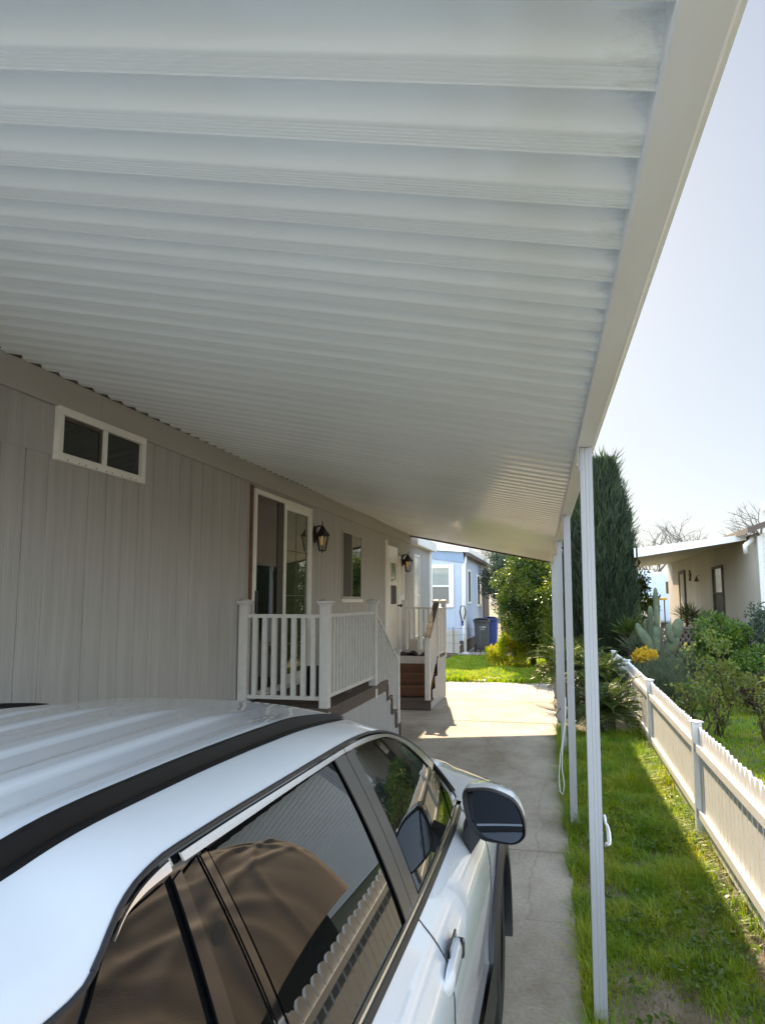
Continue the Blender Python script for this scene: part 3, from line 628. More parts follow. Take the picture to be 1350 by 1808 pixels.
# ================================================================== WALL LANTERNS
def lantern(x, y, z, label, s=1.):
    t = thing('wall_lantern', label, 'lantern', (x, y, z), 'black lanterns on the house wall')
    def P(a): return (x + a[0] * s, y + a[1] * s, z + a[2] * s)
    mb = MB(); mb.v = []; mb.lathe([(0, .024), (.04, .022), (.052, .012), (.056, 0)], (0, 0, .02), 'x', 20)
    mb.v = [P((a, b, c * 1.9)) for a, b, c in mb.v]; mb.build('backplate', M['tank'], t, True)
    MB().tube([P(q) for q in [(.01, 0, .08), (.03, 0, .13), (.07, 0, .14), (.095, 0, .11)]], .010 * s, 8).tube([P(q) for q in [(.01, 0, -.06), (.02, 0, -.04), (.025, 0, 0), (.01, 0, .03)]], .007 * s, 8).build('arm', M['tank'], t, True)
    top, bot = .075, .04; zt, zb = .02, -.155; cx = .10
    h = MB(); n = 6
    h.lathe([(top * 1.22, zt), (top * 1.18, zt + .012), (top * .62, zt + .062), (.03, zt + .088), (.02, zt + .105), (.008, zt + .115), (.006, zt + .16), (.001, zt + .175)], (0, 0, 0), 'z', n)
    h.v = [P((a + cx, b, c)) for a, b, c in h.v]; h.build('hood', M['tank'], t)
    fr = MB()
    def ring(r, zz): return [(cx + r * math.cos(2 * math.pi * k / n), r * math.sin(2 * math.pi * k / n), zz) for k in range(n)]
    a, b = ring(top, zt), ring(bot, zb)
    for k in range(n):
        fr.tube([P(a[k]), P(b[k])], .0055 * s, 5); fr.tube([P(b[k]), P(b[(k + 1) % n])], .0065 * s, 5); fr.tube([P(a[k]), P(a[(k + 1) % n])], .006 * s, 5)
    fr.lathe([(bot, 0), (bot * .5, -.008), (.008, -.012), (.006, -.03), (.001, -.034)], P((cx, 0, zb)), 'z', 6); fr.build('cage', M['tank'], t)
    gl = MB()
    a, b = ring(top * .97, zt), ring(bot * .97, zb)
    for k in range(n): gl.add([P(a[k]), P(a[(k + 1) % n]), P(b[(k + 1) % n]), P(b[k])], [(0, 1, 2, 3)])
    gl.build('glass', M['clear'], t)
    bu = MB().lathe([(0, .02), (.014, .018), (.018, 0), (.028, -.045), (.026, -.075), (.012, -.1), (0, -.104)], P((cx, 0, 0)), 'z', 12); bu.build('bulb', M['bulb'], t, True)
lantern(WX + .002, 9.05, 2.655, 'black hexagonal wall lantern between the sliding door and the window', 1.1)
lantern(WX + .066, 14.42, 2.60, 'small black wall lantern beside the entry door at the far porch', 1.15)
# ================================================================== PICKET FENCE
FX = lambda y: 1.075 + .0085 * (y - 4)
def fence_dir(a, b):
    a = np.array(a); b = np.array(b); t = (b - a) / np.linalg.norm(b - a); return t, np.array([t[1], -t[0]])
fen = thing('picket_fence', 'cream vinyl picket fence along the grass strip', 'fence', (1.1, 6, 0))
nodes = [(FX(y), y) for y in (-2.6, .4, 3.42, 6.58, 9.85, 13.0)] + [(1.10, 15.3)]
def fpost(x, y):
    o = bevel(MB().box(x - .038, x + .038, y - .038, y + .038, -.1, .862).build('fence_post', M['fence'], fen), .004)
    MB().lathe([(.060, .8625), (.060, .872), (.03, .880), (.004, .882)], (x, y, 0), 'z', 4).build('cap', M['fence'], o)
def obox(mb, a, t, n, s0, s1, o0, o1, z0, z1):
    pts = [(*(np.array(a) + t * s + n * o), z) for z in (z0, z1) for s, o in ((s0, o0), (s1, o0), (s1, o1), (s0, o1))]
    mb.add(pts, [(3, 2, 1, 0), (4, 5, 6, 7), (0, 1, 5, 4), (1, 2, 6, 5), (2, 3, 7, 6), (3, 0, 4, 7)])
for i, (a, b) in enumerate(zip(nodes[:-1], nodes[1:])):
    t, n = fence_dir(a, b); L_ = np.linalg.norm(np.array(b) - np.array(a)); n = n      # n points to +x
    r = MB(); obox(r, a, t, n, .05, L_ - .05, -.026, .0, .645, .705); r.build('top_rail', M['fence'], fen)
    r = MB(); obox(r, a, t, n, .05, L_ - .05, -.026, .0, .135, .195); r.build('bottom_rail', M['fence'], fen)
    pk = MB(); s = .075
    while s < L_ - .11:
        c = np.array(a) + t * s; wv = .098; z1 = .845 + random.uniform(-.006, .006); ln_ = random.uniform(-.004, .004)
        prof_ = [(0, .02), (wv, .02), (wv, z1 - .05), (wv * .88, z1 - .022), (wv * .68, z1 - .005), (wv * .5, z1), (wv * .32, z1 - .005), (wv * .12, z1 - .022), (0, z1 - .05)]
        p0 = [(*(c + t * (u + ln_ * (z - .3) * 2) + n * .001), z) for u, z in prof_]
        pk.prism(p0, (*(n * .022), 0)); s += .122
    pk.build('picket_panel', M['fence'], fen)
    for zz in (.64, .13):
        for s0_ in (.040, L_ - .052): br = MB(); obox(br, a, t, n, s0_, s0_ + .012, -.032, -.0265, zz, zz + .07); br.build('rail_bracket', M['post'], fen)
for q in nodes: fpost(*q)

# ================================================================== PLANTS
def root(name, label, cat, loc, group=None): return thing(name, label, cat, loc, group)
# --- citrus tree beyond the driveway
ct = root('citrus_tree', 'large dense citrus tree at the far end of the driveway with sunlit yellow-green left side', 'tree', (-.62, 21.5, 0))
mb = MB(); branch(mb, (-.62, 21.5, -.1), (-.6, 21.5, 1.1), .10, .08, .05)
for i in range(9):
    a = rng.uniform(0, 6.28); branch(mb, (-.6, 21.5, .5 + .08 * i), (-.62 + .8 * math.cos(a), 21.5 + .8 * math.sin(a), 1.6 + rng.uniform(0, 1)), .045, .012)
mb.build('trunk', M['bark'], ct, True)
C_ = np.concatenate([ellipsoid_clumps(70, (-.66, 21.5, 1.98), (.86, .9, 1.08)), ellipsoid_clumps(40, (-.45, 21.3, 1.0), (.85, .75, .65)), ellipsoid_clumps(14, (-.1, 21.6, 2.4), (.5, .5, .5))])
rr = rng.uniform(.16, .34, len(C_)); P, D = crown_points(34000, C_, rr * 1.08)
D = D + np.array([0, 0, -.35]); V, Fc = leaves(P, D + rng.normal(0, .5, D.shape), rng.uniform(.06, .11, len(P)), rng.uniform(.03, .05, len(P)))
raw('crown', V, Fc, M['leaf'], ct)
# --- second, darker shrub mass between the citrus and the cypress
sh = root('evergreen_shrub', 'dark evergreen shrub filling the gap behind the far carport posts', 'shrub', (.35, 19.0, 0))
mb = MB()
for i in range(7): branch(mb, (.35 + rng.normal(0, .1), 19, -.1), (.35 + rng.normal(0, .5), 19 + rng.normal(0, .4), 1.3 + rng.random()), .04, .01)
mb.build('trunk', M['bark'], sh, True)
C_ = ellipsoid_clumps(80, (.30, 19.0, 1.45), (.62, .7, 1.4)); P, D = crown_points(14000, C_, rng.uniform(.15, .3, len(C_)))
V, Fc = leaves(P, D + rng.normal(0, .5, D.shape), rng.uniform(.05, .09, len(P)), rng.uniform(.025, .045, len(P))); raw('crown', V, Fc, M['leaf'], sh)
# --- bluish tree behind
bt = root('tree', 'bluish grey-green tree standing far behind the citrus tree', 'tree', (-2.0, 32, 0))
mb = MB(); branch(mb, (-2, 32, -.1), (-1.9, 32, 2.6), .16, .09, .04)
for i in range(8):
    a = rng.uniform(0, 6.28); branch(mb, (-1.95, 32, 1.4 + .12 * i), (-2 + 1.0 * math.cos(a), 32 + math.sin(a), 2.6 + rng.random() * 1.2), .06, .015)
mb.build('trunk', M['bark'], bt, True)
C_ = ellipsoid_clumps(60, (-1.9, 32, 2.75), (1.15, 1.1, 1.25)); P, D = crown_points(11000, C_, rng.uniform(.2, .42, len(C_)), .1)
V, Fc = leaves(P, D + rng.normal(0, .6, D.shape), rng.uniform(.08, .14, len(P)), rng.uniform(.03, .05, len(P))); raw('crown', V, Fc, M['leafblue'], bt)
# --- low yellow-green bush
yb = root('bush', 'low yellow-green feathery bush in the back grass before the wire fence', 'bush', (-1.3, 21.0, 0))
C_ = ellipsoid_clumps(40, (-1.32, 21.1, .35), (.55, .4, .38)); P, D = crown_points(6500, C_, rng.uniform(.08, .18, len(C_)), .1)
V, Fc = leaves(P, D + rng.normal(0, .5, D.shape) + np.array([0, 0, .7]), rng.uniform(.07, .13, len(P)), rng.uniform(.012, .025, len(P))); raw('foliage', V, Fc, M['leafyellow'], yb)
mb = MB()
for i in range(14): branch(mb, (-1.3 + rng.normal(0, .1), 21.1, -.05), (-1.3 + rng.normal(0, .35), 21.1 + rng.normal(0, .25), .5), .012, .004, n=4)
mb.build('stems', M['bark'], yb)
# --- Italian cypress pair
def cypress(label, x, y, spires, n):
    t = root('cypress_tree', label, 'tree', (x, y, 0), 'columnar cypresses beside the carport posts')
    mb = MB(); branch(mb, (x, y, -.1), (x, y, 1.6), .13, .1, .02)
    for sx, sy, h, r in spires: branch(mb, (x, y, .8), (sx, sy, h * .85), .08, .015, .02)
    mb.build('trunk', M['bark'], t, True)
    Ps = []; Ds = []; Ls = []
    for sx, sy, h, r in spires:
        k = int(n * r * h / sum(q[3] * q[2] for q in spires)); u = rng.random(k) ** .85; z = .32 + u * (h - .32)
        uu = (z - .3) / (h - .3); prof_ = r * np.clip(np.minimum(.55 + uu * 2.2, 1) * np.clip((1.04 - uu) / .34, 0, 1) ** .55, 0, 1)
        a = rng.uniform(0, 2 * np.pi, k); lump = 1 + .20 * np.sin(a * 5 + z * 2.3) * np.sin(z * 3.1 + a * 2) + .14 * np.sin(a * 9 - z * 5) + .10 * np.sin(a * 17 + z * 11)
        rad = prof_ * lump * (1 - .4 * rng.random(k) ** 2.5)
        Ps.append(np.stack([sx + rad * np.cos(a), sy + rad * np.sin(a), z], 1))
        Ds.append(np.stack([np.cos(a) * .42, np.sin(a) * .42, np.ones(k)], 1) + rng.normal(0, .2, (k, 3))); Ls.append(rng.uniform(.08, .19, k))
        k2 = k // 3; a = rng.uniform(0, 2 * np.pi, k2); j_ = rng.integers(0, k, k2); rad2 = prof_[j_] * rng.uniform(.1, .75, k2)
        Ps.append(np.stack([sx + rad2 * np.cos(a), sy + rad2 * np.sin(a), z[j_]], 1)); Ds.append(rng.normal(0, 1, (k2, 3)) + [0, 0, .8]); Ls.append(rng.uniform(.18, .3, k2))
        m_ = 700; zz = h * (.25 + .75 * rng.random(m_) ** .6); a = rng.uniform(0, 2 * np.pi, m_); uu = (zz - .3) / (h - .3)     # feathery wisps around the top
        rad = r * np.clip((1.04 - uu) / .34, 0, 1) ** .55 * .95
        Ps.append(np.stack([sx + rad * np.cos(a), sy + rad * np.sin(a), zz], 1)); Ds.append(np.stack([np.cos(a) * .5, np.sin(a) * .5, np.ones(m_)], 1) + rng.normal(0, .28, (m_, 3))); Ls.append(rng.uniform(.15, .48, m_))
    P = np.concatenate(Ps); D = np.concatenate(Ds); L_ = np.concatenate(Ls)
    V, Fc = leaves(P, D, L_, np.clip(L_ * .13, .012, .022)); raw('crown', V, Fc, M['cypress'], t)
cypress('broad dark green cypress with a feathery top, standing right of the nearest carport post', 1.12, 17.0, [(1.16, 17.0, 4.95, .50), (1.32, 17.1, 4.1, .40), (.98, 16.9, 4.5, .42)], 40000)
cypress('narrower dark cypress half hidden behind the nearest carport post', .62, 17.2, [(.56, 17.2, 4.55, .36), (.66, 17.4, 3.9, .34)], 20000)
# --- sago palms
def sago(label, x, y, zc, nf, L0, tilt=0., seed=1):
    r = np.random.default_rng(seed); t = root('sago_palm', label, 'palm', (x, y, 0), 'sago palms beside the driveway edge')
    MB().lathe([(.10, -.1), (.13, .05), (.12, zc * .6), (.09, zc), (.03, zc + .05), (0, zc + .06)], (x, y, 0), 'z', 12).build('trunk', M['bark'], t, True)
    parts = []; rach = MB()
    for i in range(nf):
        a = i * 2.39996 + r.normal(0, .15); e = .15 + 1.0 * (i / nf) + r.normal(0, .06); L_ = L0 * r.uniform(.85, 1.1)
        p = np.array([x, y, zc]); d = np.array([math.cos(a) * math.cos(e), math.sin(a) * math.cos(e), math.sin(e)]); pts = [p.copy()]; ds = []
        for k in range(12):
            d = d + np.array([0, 0, -.085 - .02 * k * (1 - i / nf)]) * (1 if k > 1 else .4); d /= np.linalg.norm(d); ds.append(d.copy()); p = p + d * L_ / 12; pts.append(p.copy())
        ds.append(ds[-1]); pts = np.array(pts); pts[:, 2] = np.maximum(pts[:, 2], .03); ds = np.array(ds)
        rach.tube(pts, [.009 - .0006 * k for k in range(13)], 4)
        m_ = 52; tt = np.linspace(.1, .99, m_) * 12; k0 = np.minimum(tt.astype(int), 11); fr = (tt - k0)[:, None]
        Q = pts[k0] * (1 - fr) + pts[k0 + 1] * fr; Dq = ds[k0]; S = unit(np.cross(Dq, [0, 0, 1.])); U = np.cross(S, Dq)
        ln = L_ * .21 * np.sin(np.clip(tt / 12 * 1.05 + .12, 0, 1) * np.pi) ** .6 + .02
        for sgn in (1, -1):
            dd = S * sgn + Dq * .55 + U * .30 + r.normal(0, .05, Q.shape); parts.append(leaves(Q, dd, ln, .013, .3))
    V, Fc = merge(parts); fo = raw('fronds', V, Fc, M['palm'], t); rach.build('midribs', M['palm'], fo, True)
sago('sago palm at the foot of the picket fence, right of the second post', .66, 11.0, .30, 40, .74, seed=3)
sago('larger sago palm whose fronds reach over the driveway edge, left of the posts', .28, 14.2, .55, 44, 1.0, seed=5)
sago('low sago palm in front of the cypress trunk by the fence', .72, 12.9, .55, 34, .72, seed=9)
# --- garden plants behind the fence
def leafy(name, label, cat, c, s, nc, n, lr, lw, m, rc=(.1, .22), group=None, stems=8, up=0., inner=.25, h0=0.):
    t = root(name, label, cat, (c[0], c[1], 0), group)
    C_ = ellipsoid_clumps(nc, c, s); P, D = crown_points(n, C_, rng.uniform(*rc, nc), inner)
    P[:, 2] = np.maximum(P[:, 2], .02)
    V, Fc = leaves(P, D + rng.normal(0, .5, D.shape) + np.array([0, 0, up]), rng.uniform(*lr, len(P)), rng.uniform(*lw, len(P)))
    raw('foliage', V, Fc, M[m] if isinstance(m, str) else m, t); mb = MB()
    for i in range(stems):
        k = C_[rng.integers(len(C_))]; branch(mb, (c[0] + rng.normal(0, s[0] * .15), c[1] + rng.normal(0, s[1] * .15), -.05), k, .012 + .01 * s[2], .004, n=5)
    mb.build('stems', M['bark'], t, True); return t
def rose(label, x, y, h, wd, n):
    t = root('rose_bush', label, 'rose bush', (x, y, 0), 'rose bushes in the garden lawn'); mb = MB(); tips = []
    for i in range(7):
        a = rng.uniform(0, 6.28); r = wd * rng.uniform(.3, 1); b = (x + r * math.cos(a), y + r * math.sin(a), h * rng.uniform(.6, 1.05)); pts = branch(mb, (x + rng.normal(0, .03), y + rng.normal(0, .03), -.05), b, .016, .005, .1, 5); tips += pts[2:]
        for j in range(3):
            q = pts[rng.integers(2, 5)]; e = q + rng.normal(0, .5, 3) * np.array([wd, wd, h * .35]) * .7 + np.array([0, 0, .08]); e[2] = max(e[2], .15); tips += branch(mb, q, e, .006, .003, .1, 4)[2:]
    mb.build('canes', M['bark'], t, True); T = np.array(tips); P = T[rng.integers(len(T), size=n)] + rng.normal(0, .055, (n, 3))
    V, Fc = leaves(P, rng.normal(0, 1, (n, 3)) + np.array([0, 0, -.2]), rng.uniform(.04, .075, n), rng.uniform(.025, .045, n)); raw('foliage', V, Fc, M['roseleaf'], t)
rose('tall open rose bush with reddish young leaves near the third fence post', 2.18, 11.2, 1.15, .48, 1500)
rose('shorter rose bush close behind the picket fence', 1.72, 10.6, .72, .28, 650)
rose('rose bush with bare lower canes at the right edge of the garden', 2.72, 10.9, .85, .34, 800)
leafy('shrub', 'rounded bright green shrub in front of the dark lattice', 'shrub', (2.98, 15.0, 1.05), (.42, .45, .52), 46, 4600, (.06, .11), (.03, .05), 'leafgreen', (.09, .18), 'green garden shrubs')
leafy('shrub', 'lower leafy green shrub at the right beside the pale house wall', 'shrub', (3.55, 14.3, .62), (.45, .4, .42), 34, 3200, (.05, .1), (.03, .045), 'leafgreen', (.09, .17), 'green garden shrubs')
leafy('shrub', 'tall grey-green shrub against the corner of the pale house', 'shrub', (3.78, 15.1, 1.05), (.26, .35, .65), 30, 3000, (.05, .09), (.02, .04), 'leafblue', (.1, .2), 'green garden shrubs')
leafy('shrub', 'dark reddish low shrub below the green garden shrub', 'shrub', (3.35, 13.4, .3), (.5, .35, .26), 24, 1800, (.05, .09), (.025, .04), mat('red_leaf', (.09, .04, .03), .6, col2=(.08, .09, .03), nscale=5, namt=1, trans=.3), (.08, .14), 'green garden shrubs')
leafy('lavender_bush', 'grey-green lavender hedge just behind the picket fence', 'lavender', (1.62, 12.6, .42), (.42, .75, .36), 60, 9000, (.10, .2), (.006, .012), 'lavender', (.1, .18), stems=10, up=1.1)
leafy('flower_bush', 'low bush of yellow flowers beside the cactus', 'flowers', (1.55, 14.0, .84), (.17, .25, .14), 22, 900, (.04, .07), (.03, .045), 'flower', (.05, .09), stems=10)
leafy('shrub', 'dark green leafy shrub under the yellow flowers', 'shrub', (1.55, 14.1, .45), (.28, .35, .36), 26, 2400, (.05, .09), (.02, .035), 'leafgreen', (.09, .16), 'green garden shrubs')
leafy('shrub', 'yellow-tinged shrub showing through the small lattice by the cypress', 'shrub', (1.62, 18.1, .75), (.35, .35, .5), 30, 2200, (.06, .1), (.03, .05), 'leafyellow', (.1, .18), 'green garden shrubs')
leafy('citrus_sapling', 'small orange-bearing citrus between the cypress and the trailer', 'tree', (2.05, 20.0, 1.65), (.42, .5, .75), 40, 3600, (.07, .11), (.03, .05), 'leaf', (.1, .2))
leafy('shrub', 'dark brownish shrub behind the lattice in the middle of the garden', 'shrub', (2.5, 16.7, .62), (.55, .4, .55), 36, 3400, (.06, .1), (.02, .035), mat('dull_leaf', (.05, .055, .02), .7, col2=(.10, .08, .03), nscale=4, namt=1, trans=.25), (.1, .2), 'green garden shrubs')
leafy('potted_grass', 'spiky dark plant in a brown pot standing by the pale house wall', 'plant', (3.55, 22.0, 1.35), (.22, .25, .22), 12, 420, (.25, .42), (.012, .02), 'palm', (.06, .12), stems=4, up=.5)
tag(crease(MB().lathe([(0, 0), (.2, 0), (.27, .95), (.30, .95), (.30, 1.08), (.25, 1.08), (.22, .9)], (3.55, 22.0, 0), 'z', 18).build('plant_pot', M['terracotta'])), 'tall terracotta pot under the spiky dark plant', 'pot')
tag(crease(MB().lathe([(0, 0), (.22, 0), (.3, .8), (.34, .8), (.34, .95), (.28, .95)], (3.62, 20.8, 0), 'z', 18).build('plant_pot', M['brown'])), 'wide dark brown planter beneath the house window', 'pot')
# --- prickly pear cactus
pc = root('prickly_pear', 'tall grey-green prickly pear cactus of flat pads behind the fence', 'cactus', (1.86, 14.7, 0))
def pad(c, w_, h_, th, yaw, lean, roll):
    bm = bmesh.new(); bmesh.ops.create_uvsphere(bm, u_segments=16, v_segments=12, radius=1)
    for v in bm.verts:
        k = .78 + .22 * (v.co.z + 1) / 2; v.co = Vector((v.co.x * w_ * .8 * k, v.co.y * th, v.co.z * h_ + h_))
    m_ = Matrix.Translation(c) @ Matrix.Rotation(yaw, 4, 'Z') @ Matrix.Rotation(lean, 4, 'X') @ Matrix.Rotation(roll, 4, 'Y'); bmesh.ops.transform(bm, matrix=m_, verts=bm.verts)
    mb = MB(); bm.verts.index_update(); mb.add([v.co for v in bm.verts], [[v.index for v in f.verts] for f in bm.faces]); bm.free()
    mb.build('pad', M['cactus'], pc, True); return m_ @ Vector((0, 0, h_ * 1.85))
a = pad((1.86, 14.7, -.05), .13, .30, .06, .2, 0, .05); b = pad((1.82, 14.7, .45), .15, .26, .05, -.3, .1, -.12); c = pad(b, .14, .24, .045, .3, 0, -.55)
d_ = pad((1.84, 14.7, .86), .13, .27, .04, .1, -.1, .05); pad(d_ - Vector((0, 0, .05)), .075, .22, .035, .2, 0, .02)
e = pad((1.95, 14.68, .80), .15, .24, .04, -.2, .1, .55); pad(e - Vector((0, 0, .03)), .15, .19, .04, .2, 0, .15); pad(e - Vector((.08, 0, .12)), .12, .19, .04, .1, 0, -.15)
pad((1.98, 14.72, .35), .15, .27, .05, .5, -.1, .35); pad((1.74, 14.66, .80), .12, .22, .04, .1, .1, -.25); pad((1.62, 14.7, 1.05), .11, .2, .035, .3, .0, -.35)
cc = root('column_cactus', 'slim grey columnar cactus rising above the prickly pear', 'cactus', (1.80, 15.0, 0))
mb = MB()
for (x, y_, h, r) in [(1.90, 15.1, 2.1, .045), (1.78, 15.0, 1.75, .05), (1.70, 15.1, 1.5, .045)]:
    n = 16; base = len(mb.v); hs = [-.05, h * .3, h * .7, h * .94, h * .985, h]; rs = [1, 1, 1, .9, .6, .05]
    rows = [[(x + r * k * (1 + .16 * (i % 2)) * math.cos(2 * math.pi * i / n), y_ + r * k * (1 + .16 * (i % 2)) * math.sin(2 * math.pi * i / n), z) for i in range(n)] for z, k in zip(hs, rs)]; mb.grid(rows, True)
mb.build('stems', M['cactus'], cc)
# --- spiky yucca-like rosettes
def rosette(label, x, y, zc, n, L0, m='lavender'):
    t = root('yucca', label, 'yucca', (x, y, 0), 'spiky rosette plants by the cactus'); d = unit(rng.normal(size=(n, 3))); d[:, 2] = np.abs(d[:, 2]) * 1.1 + .12
    P = np.array([x, y, zc]) + rng.normal(0, .03, (n, 3)); V, Fc = leaves(P, d, rng.uniform(.6, 1.05, n) * L0, .035, .2); raw('leaves', V, Fc, M[m], t)
    MB().lathe([(.05, -.05), (.06, zc * .5), (.05, zc), (0, zc + .03)], (x, y, 0), 'z', 10).build('trunk', M['bark'], t, True)
rosette('spiky grey-green yucca between the small lattice and the prickly pear', 1.62, 15.6, .85, 150, .55)
rosette('spiky dark yucca just right of the cypress foot', 1.52, 16.2, 1.15, 150, .5, 'palm')
rosette('low spiky yucca at the right side of the prickly pear', 2.28, 14.4, .55, 130, .5)
# --- lattice screens
def lattice(name, label, a, b, z0, z1, m, pitch=.11):
    t, n = fence_dir(a, b); L_ = float(np.linalg.norm(np.array(b) - np.array(a))); h = z1 - z0; ro = thing(name, label, 'lattice', (a[0], a[1], 0))
    A = np.array(a)
    def P(s, z, o): return Vector((*(A + t * s + n * o), z))
    for sg, o in ((1, 0), (-1, .014)):
        mb = MB(); k = -h
        while k < L_:
            s0, s1 = max(k, 0), min(k + h, L_)
            if s1 - s0 > .03:
                if sg > 0: mb.bar(P(s0, z0 + s0 - k, o), P(s1, z0 + s1 - k, o), .012, .032, (0, 0, 1))
                else: mb.bar(P(s0, z1 - (s0 - k), o), P(s1, z1 - (s1 - k), o), .012, .032, (0, 0, 1))
            k += pitch * 1.414
        mb.build('slats', M[m], ro)
    f = MB(); f.bar(P(0, z0 - .3, -.012), P(0, z1 + .03, -.012), .04, .05, (1, 0, 0)); f.bar(P(L_, z0 - .3, -.012), P(L_, z1 + .03, -.012), .04, .05, (1, 0, 0)); f.bar(P(0, z1 + .02, .03), P(L_, z1 + .02, .03), .04, .03); f.build('frame', M[m], ro)
lattice('lattice_screen', 'brown diagonal lattice screen beside the prickly pear', (2.05, 15.6), (2.95, 16.3), .35, 1.28, 'dusty_lattice')
lattice('lattice_screen', 'small pale lattice screen between the cypress and the cactus', (1.32, 17.3), (1.85, 17.5), .35, 1.1, 'wood_grey')
# --- bare winter trees far away
def bare_tree(label, x, y, h, seed):
    r = np.random.default_rng(seed); t = root('bare_tree', label, 'tree', (x, y, 0), 'bare winter trees beyond the houses'); tr = MB(); tw = MB()
    def rec(mb, p, d, L_, rad, dep):
        q = p + d * L_; mid = (p + q) / 2 + r.normal(0, .05 * L_, 3); mb.tube([p, mid, q], [rad, rad * .85, rad * .7], 5 if dep < 2 else 3, False)
        if dep >= 6 or rad < .006: return
        for i in range(3 if dep < 5 else 2):
            nd = d + r.normal(0, .45, 3); nd[2] = abs(nd[2]) * .8 + .12; nd /= np.linalg.norm(nd); rec(tw, q if i else mid, nd, L_ * r.uniform(.6, .85), rad * .62, dep + 1)
    rec(tr, np.array([x, y, -.2]), np.array([0, 0, 1.]), h * .3, h * .022, 0); tr.build('trunk', M['twig'], t); tw.build('branches', M['twig'], t)
bare_tree('bare leafless tree far behind the trailer, left of the house roof', 7.6, 60, 8.2, 1)
bare_tree('bare leafless tree rising behind the middle of the pale awning', 11.2, 62, 9.6, 2)
bare_tree('bare leafless tree above the roof vents at the right edge', 15.4, 58, 10.2, 3)
bare_tree('low bare tree seen under the pale awning', 5.6, 56, 5.5, 4)
bare_tree('bare tree far behind the blue house roof', -4.5, 62, 8.5, 6)

# ================================================================== PALE HOUSE ON THE RIGHT
nh = thing('house', 'cream house with a metal awning behind the garden', 'house', (4, 16, 0))
NX, NY = 4.0, 15.97
wm = MB(); grooved(wm, NX, NY, 28.2, 0, 3.2, pitch=.3, axis='y', out=-1); wm.box(NX + .03, 12, NY + .03, 28.2, 0, 3.18); wm.build('wall', M['cream'], nh)
gm = MB()
for i in range(27):
    z = i * .125; x1 = 12.3
    if z > 3.1: continue
    gm.add([(NX, NY - .012, z), (x1, NY - .012, z), (x1, NY + .004, z + .125), (NX, NY + .004, z + .125), (NX, NY + .02, z), (x1, NY + .02, z)], [(0, 1, 2, 3), (0, 4, 5, 1)])
for i in range(13):
    z = 3.125 + i * .125; xa = NX + (i) * .36; xb = 12.3 - i * .36
    if xb - xa < .3: break
    gm.add([(xa, NY - .012, z), (xb, NY - .012, z), (xb - .3, NY + .004, z + .125), (xa + .3, NY + .004, z + .125)], [(0, 1, 2, 3)])
gm.box(NX - .03, NX + .06, NY - .045, NY - .0125, 0, 3.12); gm.build('gable_siding', M['creamlight'], nh)
rm = MB(); rm.prism([(3.75, NY - .25, 3.17), (8.15, NY - .25, 4.75), (12.6, NY - .25, 3.17), (12.6, NY - .25, 3.28), (8.15, NY - .25, 4.88), (3.75, NY - .25, 3.28)], (0, 12.7, 0)); ro = rm.build('roof', M['brown'], nh)
for (x, y_, h) in [(4.6, 17.6, .36), (4.75, 18.3, .44)]:
    zb = 3.28 + (x - 3.75) * .36; MB().lathe([(.05, zb - .05), (.05, zb + h * .6), (.09, zb + h * .62), (.09, zb + h * .8), (.05, zb + h), (0, zb + h)], (x, y_, 0), 'z', 12).build('vent', M['white'], ro, True)
aw = MB(); prof_ = []; y_ = 16.7; rows = []
def AZ(x): return 3.13 + (x - 3.99) * .115
ys = np.arange(16.75, 27.4, .1); rows = [[(x, yy, AZ(x) + (.02 if i % 3 == 0 else 0)) for i, yy in enumerate(ys)] for x in (1.78, 2.9, 3.97)]
aw.grid(rows); aw.grid([[(x, yy, AZ(x) + .06) for yy in ys] for x in (1.78, 3.97)]); awo = aw.build('awning', M['awning'], nh, fix=False)
fb = MB(); fb.prism([(1.74, 16.70, AZ(1.74) - .1), (3.95, 16.70, AZ(3.95) - .02), (3.95, 16.70, AZ(3.95) + .10), (1.74, 16.70, AZ(1.74) + .10)], (0, .045, 0)); fb.box(1.70, 1.775, 16.70, 27.4, AZ(1.74) - .1, AZ(1.74) + .1); fb.build('awning_fascia', M['white'], awo)
for yy in (18.2, 22.6, 27.0): bevel(MB().box(1.79, 1.85, yy - .03, yy + .03, -.05, AZ(1.8) - .005).build('awning_post', M['white'], awo), .004)
window_x(nh, NX, 19.25, 20.4, 1.35, 2.7, fw=.06, fm='brown', split='h', g=('screen', 'glass2'), out=-1, proud=.05)
MB().box(NX - .05, NX - .001, 24.55, 24.7, .4, 2.68).box(NX - .05, NX - .001, 25.5, 25.65, .4, 2.68).box(NX - .05, NX - .001, 24.55, 25.65, 2.6801, 2.78).build('door_frame', M['brown'], nh)
MB().box(NX - .03, NX - .001, 24.705, 25.495, .4, 2.675).build('door', M['cream'], nh)
MB().tube([(3.97, 16.2, 3.1), (3.8, 16.2, 2.95), (3.82, 16.25, 2.8)], .05, 8).build('flood_lamp', M['white'], nh, True)
mb = MB()
for s0 in (0,): 
    pts = [(NX - .04, 23.7 + (.18 if k % 2 == 0 else .07) * math.cos(math.pi / 2 + k * math.pi / 5), 2.58 + (.18 if k % 2 == 0 else .07) * math.sin(math.pi / 2 + k * math.pi / 5)) for k in range(10)]
    mb.prism(pts, (.03, 0, 0))
tag(mb.build('star_ornament', M['brown']), 'brown metal star hanging on the pale house wall beside the door', 'ornament')
mb = MB().lathe([(0, .14), (.02, .13), (.035, .08), (.06, .02), (.08, 0), (0, 0)], (NX - .085, 22.3, 2.38), 'z', 14); mb.tube([(NX - .085, 22.3, 2.52), (NX - .002, 22.3, 2.56)], .008, 6)
tag(mb.build('wall_bell', M['brown'], None, True), 'small brown bell on the pale house wall between star and window', 'ornament')
mb = MB(); 
for z in (0, .35, .72, 1.1): mb.box(3.66, 3.92, 17.6, 18.1, z, z + .025)
